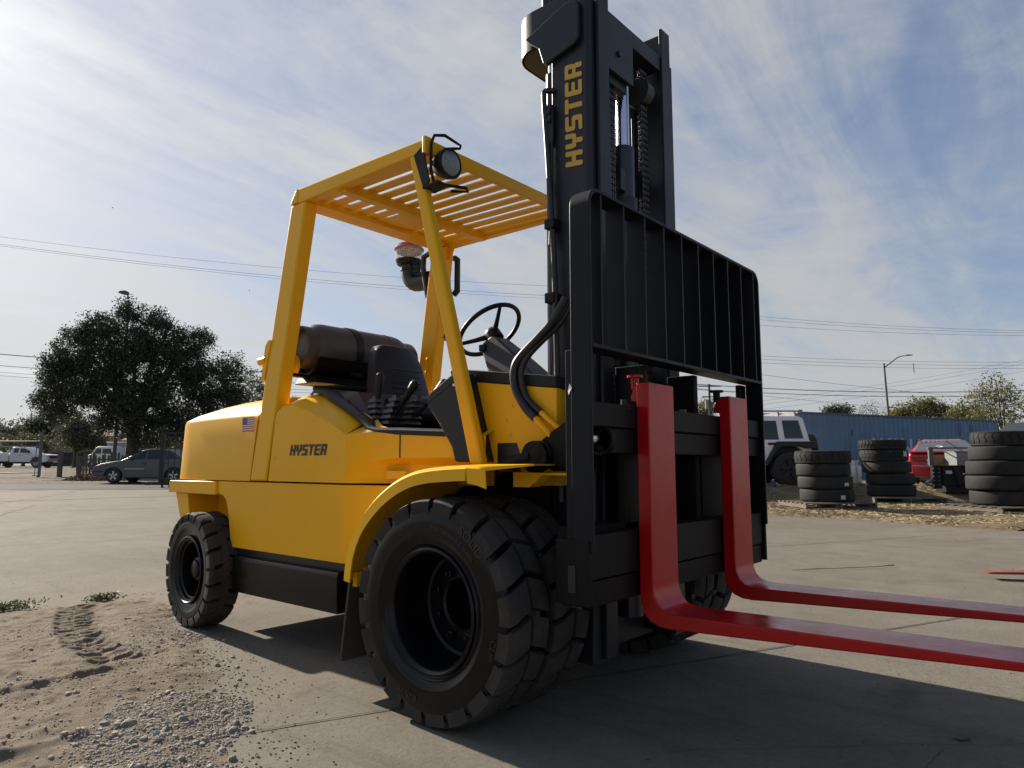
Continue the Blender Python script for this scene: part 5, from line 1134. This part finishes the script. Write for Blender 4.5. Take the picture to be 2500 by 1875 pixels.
part('side_step', MB().box(.6,2.1,-.85,.85,.42,.52), M['carblack'], jp, bev=.02); part('rear_bumper', MB().box(-.82,-.60,-.75,.75,.60,.82), M['carblack'], jp, bev=.02); part('spare_wheel', MB().lathe([(-.14,.3),(-.14,.42),(.14,.42),(.14,.3)], 'x', (-.84,0,1.0), 28, cap=True), M['tyre'], jp)
rk_ = part('roof_rack', MB().box(-.52,-.40,-.62,.62,1.96,2.06), M['galv'], jp, bev=.01)
for s in (1,-1):
    part('rack_rail', MB().box(-.40,1.3,s*.60,s*.56,2.00,2.04), M['galv'], rk_)
for x in (-.3,.15,.6,1.05): part('rack_foot', MB().box(x-.02,x+.02,-.64,.64,1.87,1.99), M['galv'], rk_)
# red coupe seen from behind
M['glass_haze'] = mat('dusty_rear_glass', (0.10, 0.105, 0.11), .35, spec=.6)
M['tail'] = mat('tail_light_red', (0.22, 0.008, 0.014), .15)
M['cardboard'] = mat('raw_board', (0.30, 0.21, 0.12), .9, var=.15, vscale=4)
M['carred'] = mat('red_car_paint', (0.45, 0.015, 0.03), .3, coat=.4, var=.06, vscale=2)
rc = thing('red_coupe', 'red coupe seen from behind beyond the middle tyre stack', 'car', tuple(GP(12.54, 20.75, .012)), HEAD+PI/2-R(27))
body = [(3.8,.22),(3.95,.40),(3.7,.66),(1.6,.90),(-.2,.92),(-.70,.91),(-.76,.84),(-.74,.62),(-.78,.40),(-.72,.22)] + arch(.1,.36,.24) + [(.6,.2),(2.3,.2)] + arch(2.85,.36,.24)
part('body', MB().prism(body, 'y', -.93, .93), M['carred'], rc, bev=.06, seg=3)
cb_, wf = green([(-.55,.90),(.55,1.26),(.95,1.33),(1.35,1.33),(2.25,.90)], .86, .52, .90, 1.33, M['carred'], rc, bev=.07)
part('rear_window', MB().add([(-.50,-.80,.935),(-.50,.80,.935),(.56,.56,1.285),(.56,-.56,1.285)], [(0,1,2,3)]), M['glass_haze'], cb_, loc=(-.02,0,.006))
part('spoiler', MB().box(-.80,-.62,-.92,.92,.905,.955), M['carred'], rc, bev=.02); part('tail_panel', MB().box(-.765,-.70,-.86,.86,.66,.80), M['tail'], rc, bev=.02)
part('bumper', MB().box(-.84,-.70,-.90,.90,.30,.56), M['carred'], rc, bev=.04)
for s in (1,-1):
    for x in (.1, 2.85): car_wheel(rc, x, s*.80, .33, .24, s)
pl_ = part('licence_plate', MB().box(-.795,-.765,.20,.505,.585,.725), M['white'], rc)
M['plate_blue'] = mat('plate_ink', (0.03, 0.04, 0.10), .5)
font_part('plate_number', '6NFU051', .085, lambda a, b: (-.797, .352-a, .622+b), M['plate_blue'], pl_, .002)
font_part('bumper_lettering', 'FIREBIRD', .12, lambda a, b: (-.842, .22-a, .40+b), M['carblack'], rc, .006)
font_part('window_number', '2', .26, lambda a, b: (-.36+.10*0+(b*.9+.1), .12-a*1.6, .955+(b*.9+.1+.16)*.33+.022), M['white'], rc, .006)
# dark wagon at the far right edge
dw = thing('dark_wagon', 'dark vehicle roof and windshield above the right tyre stack', 'car', tuple(GP(16.6, 22.5, .012)), HEAD+PI)
M['carchar'] = mat('charcoal_paint', (0.03, 0.032, 0.036), .3, coat=.4)
part('body', MB().prism([(2.3,.5),(2.3,1.1),(1.0,1.35),(-2.4,1.35),(-2.4,.5)] + arch(-1.6,.42,.5) + arch(1.5,.42,.5), 'y', -.95, .95), M['carchar'], dw, bev=.05)
cb_, wf = green([(1.05,1.30),(.45,1.88),(.1,1.95),(-2.2,1.95),(-2.4,1.30)], .93, .74, 1.35, 1.95, M['carchar'], dw)
for s in (1,-1):
    pane('side_window', [(.72,1.40),(.34,1.82),(-.5,1.86),(-.5,1.40)], wf, s, cb_); pane('side_window', [(-.62,1.40),(-.62,1.86),(-1.7,1.86),(-1.7,1.40)], wf, s, cb_)
    for x in (-1.6, 1.5): car_wheel(dw, x, s*.82, .38, .25, s)
part('windshield', MB().add([(1.02,-.86,1.34),(1.02,.86,1.34),(.46,.74,1.87),(.46,-.74,1.87)], [(0,1,2,3)]), M['glass'], cb_, loc=(.02,0,.02))

# ------------------------------------------------------------------ shipping container
M['cont'] = mat('container_blue', (0.088, 0.185, 0.285), .6, var=.12, vscale=1.2, dirt=((0.12, 0.175, 0.21), 1.5, .50, .85))
M['cont_edge'] = mat('container_edge', (0.075, 0.10, 0.13), .7, var=.2, vscale=3)
cA = W(10.2, 25.6); cB = W(21.1, 31.0); cdir = (cB-cA); ang = math.atan2(cdir.y, cdir.x)
ctn = thing('shipping_container', 'long blue corrugated shipping container behind the cars', 'container', (cA.x, cA.y, .27), ang)
Lc, Hc, Wc = 12.19, 2.59, 2.44
def corr(x0, x1, y, d, p=.279):
    pts = []; x = x0
    while x < x1-p: pts += [(x, y), (x+.07, y), (x+.14, y+d), (x+.21, y+d)]; x += p
    return pts + [(x1, y)]
pts = corr(.12, Lc-.12, .02, .036); n = len(pts)
part('side_wall', MB().add([(x, y, .15) for x, y in pts] + [(x, y, Hc-.06) for x, y in pts], [(i, i+1, n+i+1, n+i) for i in range(n-1)]), M['cont'], ctn, smooth=False)
part('rear_side_wall', MB().box(.1,Lc-.1,Wc-.04,Wc,.15,Hc-.06), M['cont'], ctn)
part('end_wall', MB().box(0.02,.06,.1,Wc-.1,.15,Hc-.1), M['cont'], ctn); part('end_wall', MB().box(Lc-.06,Lc-.02,.1,Wc-.1,.15,Hc-.1), M['cont'], ctn)
part('roof', MB().box(.05,Lc-.05,.03,Wc-.03,Hc-.05,Hc-.03), M['cont_edge'], ctn)
part('top_rail', MB().box(.1,Lc-.1,0,.06,Hc-.07,Hc-.005), M['cont_edge'], ctn); part('bottom_rail', MB().box(.1,Lc-.1,0,.06,.02,.16), M['cont_edge'], ctn); part('top_rail', MB().box(.1,Lc-.1,Wc-.06,Wc,Hc-.07,Hc-.005), M['cont_edge'], ctn)
for x in (0, Lc-.16):
    for y in (0, Wc-.16):
        part('corner_post', MB().box(x+.01,x+.15,y+.01,y+.15,.1,Hc-.1), M['cont'], ctn); part('corner_casting', MB().box(x,x+.16,y,y+.16,Hc-.118,Hc), M['cont_edge'], ctn, bev=.01)
M['cont_letter'] = mat('container_lettering', (0.42, 0.46, 0.50), .6)
def on_wall(x0, z0):
    def f(a, b): return (x0+a, .017, z0+b)
    return f
font_part('lettering', 'WAN HAI', .95, on_wall(6.18, 1.02), M['cont_letter'], ctn, .03)
for (x, z, w_, h_) in ((2.9,1.75,.10,.25),(9.4,1.9,.25,.5),(10.2,2.0,.25,.35)): part('paint_patch', MB().box(x,x+w_,.012,.018,z,z+h_), M['flag_blue'], ctn)
# ------------------------------------------------------------------ tyre stacks on pallets
M['old_tyre'] = mat('old_tyre', (0.017, 0.018, 0.018), .75, spec=.25, var=.25, vscale=3, bump=.12, bscale=18, dirt=((0.05, 0.047, 0.041), 3.5, .56, .8))
M['scuff'] = mat('label_scrap', (0.45, 0.46, 0.46), .7)
M['pallet'] = mat('pallet_wood', (0.14, 0.118, 0.092), .9, var=.3, vscale=3, bump=.4, bscale=25)
def old_tyre(loc, Rr, wd, kind, label, rz, scuff=None, group='tyres stacked on pallets'):
    t = thing('stacked_tyre', label, 'tyre', loc, rz, group); ri = Rr*.52; h = wd
    part('carcass', MB().lathe([(.03*h,ri),(0,ri+.04),(.0,Rr*.86),(.02*h,Rr*.95),(.07*h,Rr*.985),(.16*h,Rr*(1.0 if not kind else .975)),(.84*h,Rr*(1.0 if not kind else .975)),(.93*h,Rr*.985),(.98*h,Rr*.95),(h,Rr*.86),(h,ri+.04),(.97*h,ri)], 'z', n=56), M['old_tyre'], t, ang=40)
    if kind:
        N_ = {'lug': 34, 'zig': 26, 'block': 30}[kind]; mb = MB(); st_ = 2*PI/N_
        for i in range(N_):
            rows = {'lug': [(.08,.46,0,.12,.30),(.54,.92,.5,.38,.30)], 'zig': [(.08,.36,0,.3,.14),(.36,.64,.3,0,.14),(.64,.92,0,.3,.14)], 'block': [(.08,.36,0,.25,.13),(.38,.62,.6,.6,.13),(.64,.92,.25,0,.13)]}[kind]
            for (a, b, p0, p1, g) in rows:
                vs = []
                for (zf, ph) in ((a, p0), (b, p1)):
                    for k in range(4):
                        th = (i+ph+g/2+(1-g)*k/3)*st_; rr = Rr*(1.0 - .02*(abs(zf-.5) > .4)); vs.append((rr*math.cos(th), rr*math.sin(th), zf*h))
                for (zf, ph) in ((a, p0), (b, p1)):
                    for k in range(4):
                        th = (i+ph+g/2+(1-g)*k/3)*st_; rr = Rr*.955; vs.append((rr*math.cos(th), rr*math.sin(th), zf*h))
                mb.add(vs, [(0,1,5,4),(1,2,6,5),(2,3,7,6),(0,8,9,1),(1,9,10,2),(2,10,11,3),(4,5,13,12),(5,6,14,13),(6,7,15,14),(0,4,12,8),(3,11,15,7)])
        part('tread', mb, M['old_tyre'], t, smooth=False)
    if scuff:
        for (a, z, wv, hv) in scuff:
            da = wv/Rr/2; q = Rr*1.004; n = 5
            vs = [(q*math.cos(a-da+2*da*k/4), q*math.sin(a-da+2*da*k/4), z+hv*(.1*((k*7) % 3))) for k in range(n)] + [(q*math.cos(a-da+2*da*k/4), q*math.sin(a-da+2*da*k/4), z+hv*(1-.12*((k*5) % 3))) for k in range(n)]
            part('label_scrap', MB().add(vs, [(k, k+1, n+k+1, n+k) for k in range(n-1)]), M['scuff'], t, smooth=False)
    return t
def pallet(loc, rz, L_, Wd, h, label, tilt=0):
    t = thing('pallet', label, 'pallet', loc, rz, 'pallets under the tyre stacks'); b = None
    for k in range(7):
        o = part('deck_board', b or MB().box(-L_/2,L_/2,-.045,.045,h-.022,h), M['pallet'], t, loc=(0, -Wd/2+.05+(Wd-.1)*k/6, 0), smooth=False); b = o.data
    s_ = None
    for x in (-L_/2+.03, 0, L_/2-.03):
        o = part('stringer', s_ or MB().box(-.02,.02,-Wd/2,Wd/2,.02,h-.024), M['pallet'], t, loc=(x, 0, 0), smooth=False); s_ = o.data
    c_ = None
    for k in range(3):
        o = part('bottom_board', c_ or MB().box(-L_/2,L_/2,-.045,.045,0,.018), M['pallet'], t, loc=(0, -Wd/2+.05+(Wd-.1)*k/2, 0), smooth=False); c_ = o.data
    return t
pallet(tuple(W(6.55,15.05,.065)), HEAD+R(4), 1.5, 1.25, .12, 'broken grey pallet under the left tyre stack')
pallet(tuple(W(9.22,17.15,.055)), HEAD-R(7), 1.6, 1.25, .14, 'dark pallet under the middle tyre stack')
pallet(tuple(W(9.55,14.0,.06)), HEAD+R(16), 1.7, 1.3, .11, 'weathered pallet under the right tyre stack')
fa = -PI/2+HEAD   # direction towards the camera in a stack's frame
s1 = ['bottom tyre of the left stack with a white label scrap', 'smooth tyre second from the bottom of the left stack', 'smooth tyre just under the treaded one in the left stack', 'zigzag treaded tyre on top of the left stack']
for k in range(4):
    old_tyre(tuple(W(6.57+[.03,.0,-.03,-.03][k], 15.1, .19+.262*k)), .535+[0,.0,-.005,.02][k], .262, 'zig' if k == 3 else None, s1[k], 1.3*k+HEAD, {0: [(fa-HEAD-1.3*0+.18,.05,.10,.10)], 1: [(fa-HEAD-1.3*1+.45,.06,.12,.08)]}.get(k))
s2 = ['bottom smooth tyre of the middle stack', 'second smooth tyre from the bottom of the middle stack', 'third tyre from the bottom of the middle stack', 'block treaded tyre with a white smear in the middle stack', 'lug treaded tyre on top of the middle stack']
z_ = .20
for k in range(5):
    h = [.275,.275,.28,.285,.235][k]
    old_tyre(tuple(W(9.13+[.06,.05,-.02,-.08,-.10][k], 17.45, z_)), .535, h-.006, [None,None,None,'block','lug'][k], s2[k], .9*k+HEAD, {3: [(fa-HEAD-.9*3+.55,.10,.13,.15)]}.get(k)); z_ += h
s3 = ['bottom smooth tyre of the right stack', 'second smooth tyre from the bottom of the right stack', 'third smooth tyre from the bottom of the right stack', 'smooth tyre just under the treaded one in the right stack', 'wavy treaded tyre on top of the right stack']
for k in range(5):
    old_tyre(tuple(W(9.62+[.0,-.05,-.04,.02,.06][k], 14.05, .175+.284*k)), .60+[0,.01,0,-.01,-.02][k], .282, 'zig' if k == 4 else None, s3[k], .7*k+HEAD)
# ------------------------------------------------------------------ other yard things at the right
M['alu'] = mat('silver_cylinder_paint', (0.55, 0.55, 0.55), .35, .35, var=.08, vscale=6)
pc = thing('propane_cylinder', 'silver propane cylinder standing beside the middle tyre stack', 'cylinder', tuple(GP(8.98, 18.8, .03)), HEAD)
part('body', MB().lathe([(.02,.10),(.04,.13),(.07,.152),(.10,.156),(.45,.156),(.50,.148),(.54,.12),(.56,.05),(.56,.001)], 'z', n=32), M['alu'], pc, ang=60); part('foot_ring', MB().lathe([(0,.11),(0,.115),(.05,.12)], 'z', n=28), M['alu'], pc)
part('collar', MB().lathe([(.53,.115),(.66,.120),(.67,.115),(.66,.110),(.53,.108)], 'z', n=28), M['alu'], pc); part('band', MB().lathe([(.27,.157),(.275,.160),(.285,.160),(.29,.157)], 'z', n=32), M['alu'], pc); part('valve', MB().cyl((0,0,.55), (0,0,.63), .03, 10), M['chrome'], pc)
o = part('warning_label', MB().add([(.121*math.cos(a), .121*math.sin(a), z) for z in (.56,.65) for a in (-1.3,-1.1,-.9,-.7)], [(0,1,5,4),(1,2,6,5),(2,3,7,6)]), M['flag_red'], pc, smooth=False)
M['darksteel'] = mat('greasy_black_steel', (0.008, 0.008, 0.009), .55, spec=.2, var=.3, vscale=6, bump=.1, bscale=30)
M['grayframe'] = mat('grey_frame_paint', (0.085, 0.09, 0.085), .6, var=.15, vscale=4)
fb = thing('truck_bed', 'black service truck bed with grey frame in front of the red coupe', 'truck bed', tuple(W(11.14, 18.0, .0)), HEAD)
part('tail_plate', MB().box(-.38,.75,-.05,.05,.42,.90), M['darksteel'], fb, bev=.01); part('side_box', MB().box(-.62,-.40,-.04,.06,.35,.93), M['darksteel'], fb, bev=.01)
part('under_frame', MB().box(-.30,.75,-.02,.6,.26,.44), M['darksteel'], fb); part('deck', MB().box(-.60,.80,-.06,1.6,.90,.925), M['darksteel'], fb)
part('frame_post', MB().box(-.60,-.49,.10,.16,.925,1.37), M['grayframe'], fb); part('frame_top', MB().box(-.62,.80,.09,.17,1.345,1.385), M['grayframe'], fb); part('frame_panel', MB().box(-.25,.80,.6,.63,.95,1.20), M['cardboard'], fb)
part('tow_hook', MB().tube([(-.62,-.05,.42),(-.80,-.12,.45),(-.85,-.12,.50),(-.74,-.12,.56)], .035, 8), M['galv'], fb)
for x in (-.12,.16,.42): part('chain', MB().tube([(x,-.07,.92),(x+.03,-.09,.7),(x+.10,-.09,.46),(x+.22,-.09,.40),(x+.30,-.08,.52)], .014, 6), M['darksteel'], fb)
for k in range(5):
    for x in (-.60,-.47): part('bolt', MB().lathe([(-.041,.014),(-.052,.014),(-.054,.001)], 'y', (x,0,.45+.10*k), 6), M['galv'], fb)
part('sticker', MB().box(-.30,-.14,-.054,-.0505,.72,.80), M['scuff'], fb); part('sticker', MB().box(.12,.22,-.054,-.0505,.70,.74), M['scuff'], fb); part('sticker', MB().box(.28,.42,-.054,-.0505,.70,.735), M['scuff'], fb)
M['diamond'] = mat('diamond_plate', (0.16, 0.165, 0.17), .5, .2, bump=.5, bscale=38, rvar=.1)
tb = thing('toolbox', 'silver diamond plate toolbox on the black truck bed', 'toolbox', tuple(W(11.62, 18.05, .927)), HEAD)
part('box', MB().box(-.45,.75,-.05,.45,0,.33), M['diamond'], tb, bev=.008); part('lid', MB().box(-.46,.76,-.06,.46,.332,.355), M['diamond'], tb, bev=.006)
part('latch', MB().box(-.05,.11,-.062,-.052,.20,.30), M['carblack'], tb, bev=.004); part('latch_cup', MB().box(-.035,.09,-.066,-.062,.245,.285), M['chrome'], tb); part('label_plate', MB().box(-.12,.30,-.056,-.0505,.02,.10), M['galv'], tb)
o = part('wood_board', MB().hull8([(-.35,-.1,.30),(.30,-.1,.40),(.30,.5,.44),(-.35,.5,.34)], [(-.35,-.1,.33),(.30,-.1,.43),(.30,.5,.47),(-.35,.5,.37)]).box(-.3,-.2,0,.1,0,.31).box(.2,.28,0,.1,0,.40), M['cardboard'], loc=tuple(GP(8.62, 19.5, .2))); tag(o, 'tilted raw plywood board between the left and middle stacks', 'board')
M['bluejug'] = mat('blue_plastic', (0.015, 0.03, 0.11), .3)
jg = thing('plastic_jug', 'small blue jug on the straw under the off-road wagon', 'jug', tuple(GP(6.75, 18.6, .05)), HEAD); part('body', MB().lathe([(0,.06),(.01,.07),(.12,.07),(.16,.04),(.18,.02)], 'z', n=16), M['bluejug'], jg); part('cap', MB().lathe([(.18,.025),(.20,.025),(.20,.001)], 'z', n=12), M['white'], jg)
nb = 700; P = np.column_stack([npr.normal(0, .22, nb), npr.normal(0, .2, nb), npr.uniform(0, .38, nb)]); U = rand_dirs(nb)*.035; V = np.cross(U, rand_dirs(nb))*.5
t_ = thing('weed_clump', 'green weeds between the left stack and the propane cylinder', 'weeds', tuple(GP(8.25, 18.6, .0)), HEAD, 'weeds along the dirt edge'); numpy_leaves('leaves', P, U, V, M['weed'], t_)
rp = MB(); a_ = W(10.38, 18.3, 1.50); b_ = W(13.1, 21.5, 1.67)
pt = [a_.lerp(b_, k/14) for k in range(15)]
o = thing('barrier_tape', 'twisted red and white barrier tape strung from the middle stack', 'tape', tuple(a_), 0)
for k in range(14): part('tape_segment', MB().tube([tuple(pt[k]-a_), tuple(pt[k+1]-a_)], .014, 6), M['white'] if k % 2 == 0 else M['flag_red'], o)
M['dull_red'] = mat('faded_red_paint', (0.20, 0.05, 0.035), .7, var=.3, vscale=5)
# red fork lying at the right edge
o = part('loose_fork', MB().prism([(0,.055),(.05,.064),(1.4,.10),(1.4,.06),(.05,.048)], 'y', -.07, .07).box(1.1,1.3,-.05,.05,0,.062), M['dull_red'], loc=(-.95,7.25,.0)); o.rotation_euler = (0, 0, R(27)); tag(o, 'red fork blade resting just above the concrete at the right edge', 'fork blade')

# ------------------------------------------------------------------ left: fences, gate, house
M['post_galv'] = mat('fence_steel', (0.13, 0.13, 0.125), .6, .4, var=.2, vscale=3)
M['old_wood'] = mat('weathered_wood', (0.10, 0.088, 0.075), .9, var=.25, vscale=4)
def chain_mesh(mb, x0, x1, z0, z1, y, sp=.085, r=.0035):
    n = int((x1-x0+(z1-z0))/sp)
    for sgn in (1, -1):
        for k in range(n):
            a = x0 - (z1-z0) + k*sp*1.0
            p = [(a, z0), (a+(z1-z0), z1)]
            xa, za, xb, zb = p[0][0], p[0][1], p[1][0], p[1][1]
            if xa < x0: za += x0-xa; xa = x0
            if xb > x1: zb -= xb-x1; xb = x1
            if xb-xa < .02: continue
            if sgn < 0: xa, xb = x0+x1-xa, x0+x1-xb
            mb.add([(xa,y,za-r),(xb,y,zb-r),(xb,y,zb+r),(xa,y,za+r)], [(0,1,2,3)])
    return mb
DF = 38.0; f0 = px(85, DF)
cf = thing('chain_link_fence', 'chain link fence in front of the white pickup', 'fence', tuple(GP(f0, DF)), HEAD)
part('post', MB().cyl((0,0,-.1), (0,0,2.38), .06, 10), M['post_galv'], cf); part('rail', MB().cyl((-6,0,1.93), (0,0,1.93), .028, 8), M['post_galv'], cf); part('post', MB().cyl((-3.4,0,-.1), (-3.4,0,1.95), .04, 8), M['post_galv'], cf)
part('bottom_rail', MB().cyl((-6,0,.20), (0,0,.28), .028, 8), M['post_galv'], cf)
o = part('mesh', chain_mesh(MB(), -6, -.05, .25, 1.93, 0), M['post_galv'], cf, smooth=False); stuff(o)
gt = thing('gate_frame', 'narrow gate frame on rollers at the end of the chain link fence', 'gate', tuple(GP(px(96, DF), DF-.3)), HEAD)
part('post', MB().cyl((0,0,.1), (0,0,2.5), .035, 8), M['post_galv'], gt); part('post', MB().cyl((-.28,0,.1), (-.28,0,2.3), .02, 8), M['post_galv'], gt)
for z in (.12,1.9,2.2): part('rail', MB().cyl((-.4,0,z), (0,0,z), .025, 6), M['post_galv'], gt)
part('roller', MB().cyl((-.08,-.04,.06), (-.08,.04,.06), .06, 12), M['carblack'], gt)
wf_ = thing('wire_fence', 'low wire fence on a brown wooden post left of the sedan', 'fence', tuple(GP(px(130, DF), DF)), HEAD)
part('post', MB().box(-.10,.10,-.08,.08,-.1,1.42), M['old_wood'], wf_); part('post', MB().box(.95,1.12,-.08,.08,-.1,1.15), M['old_wood'], wf_); o = part('mesh', chain_mesh(MB(), -.8, 1.0, .05, 1.15, 0), M['post_galv'], wf_, smooth=False); stuff(o)
pf = thing('picket_fence', 'weathered wooden picket fence left of the sedan hood', 'fence', tuple(GP(px(168, 42), 42)), HEAD)
rp_ = random.Random(2)
for k in range(17):
    h = 1.25+rp_.uniform(-.12,.15); o = part('picket', MB().prism([(-.065,-.05),(.065,-.05),(.065,h-.06),(0,h),(-.065,h-.06)], 'y', -.012, .012), M['old_wood'], pf, loc=(.18*k, rp_.uniform(-.02,.02), 0), smooth=False); o.rotation_euler = (0, rp_.uniform(-.05,.05), 0)
for z in (.35,.95): part('rail', MB().box(-.1,3.0,.02,.06,z-.04,z+.04), M['old_wood'], pf)
bg_ = thing('sliding_gate', 'black steel sliding gate behind the rear of the forklift', 'gate', tuple(GP(px(350, 26.3), 26.3)), HEAD)
part('post', MB().box(-.07,.07,-.06,.06,.12,2.05), M['carblack'], bg_); part('rail', MB().box(.07,4.2,-.03,.03,1.97,2.03), M['carblack'], bg_); part('rail', MB().box(.07,4.2,-.04,.04,.22,.34), M['carblack'], bg_)
for k in range(18): part('bar', MB().box(.22+.22*k,.245+.22*k,-.012,.012,.34,1.97), M['carblack'], bg_)
for x in (.05,.32,1.2): part('gate_foot', MB().box(x-.02,x+.02,-.05,.05,-.02,.24), M['carblack'], bg_)
M['tan'] = mat('tan_stucco', (0.30, 0.245, 0.205), .9, var=.08, vscale=1)
hs_ = thing('house', 'tan stucco house wall behind the left trees', 'house', tuple(GP(px(130, 94), 94)), HEAD)
part('wall', MB().box(-2.4,7,0,8,0,3.9), M['tan'], hs_); part('corner_trim', MB().box(-2.75,-2.4,-.08,.3,0,3.95), M['cont_letter'], hs_); part('roof', MB().prism([(-.6,3.9),(4,5.6),(8.6,3.9)], 'x', -3.2, 7.6), M['old_wood'], hs_)
part('window', MB().box(3.6,4.8,-.05,.05,1.6,2.8), M['glass'], hs_)
h2 = thing('house', 'low pale house seen past the sedan roof', 'house', tuple(GP(px(352, 80), 80)), HEAD)
part('wall', MB().box(-4,6,0,6,0,2.9), M['tan'], h2); part('roof', MB().prism([(-.8,2.9),(3,4.1),(6.8,2.9)], 'x', -4.4, 6.4), M['old_wood'], h2); part('door', MB().box(-.4,.6,-.05,.05,0,2.1), M['carwhite'], h2)
M['screen'] = mat('dark_screen_cloth', (0.018, 0.02, 0.022), .85, var=.2, vscale=1)
sf = thing('screened_fence', 'black screened fence behind the front of the pickup', 'fence', tuple(GP(px(108, 80), 80)), HEAD)
for k in range(5): part('screen_panel', MB().box(1.02*k,1.02*k+.99,-.02,.02,.05,1.55), M['screen'], sf)
for k in range(6): part('post', MB().cyl((1.02*k,.05,0), (1.02*k,.05,2.0), .035, 6), M['post_galv'], sf)
part('rail', MB().cyl((0,.05,1.98), (5.1,.05,1.98), .025, 6), M['post_galv'], sf)
# fallen leaves by the sedan's nose
M['fallen'] = mat('fallen_leaves', (0.17, 0.10, 0.055), .9, var=.4, vscale=3)
nb = 2600; cx_ = px(192, 33); P = np.array([tuple(W(cx_+a, 33+b, gz(cx_+a, 33+b)+.03+.32*max(0, 1-(a*a/1.2+b*b/1.0))*npr.random())) for a, b in zip(npr.normal(.1,.7,nb), npr.normal(0,.6,nb))]); U = rand_dirs(nb)*.05; V = np.cross(U, rand_dirs(nb))*.55
o = numpy_leaves('fallen_leaves', P, U, V, M['fallen']); stuff(o); tag(o, 'heap of brown fallen leaves in front of the sedan', 'leaves')
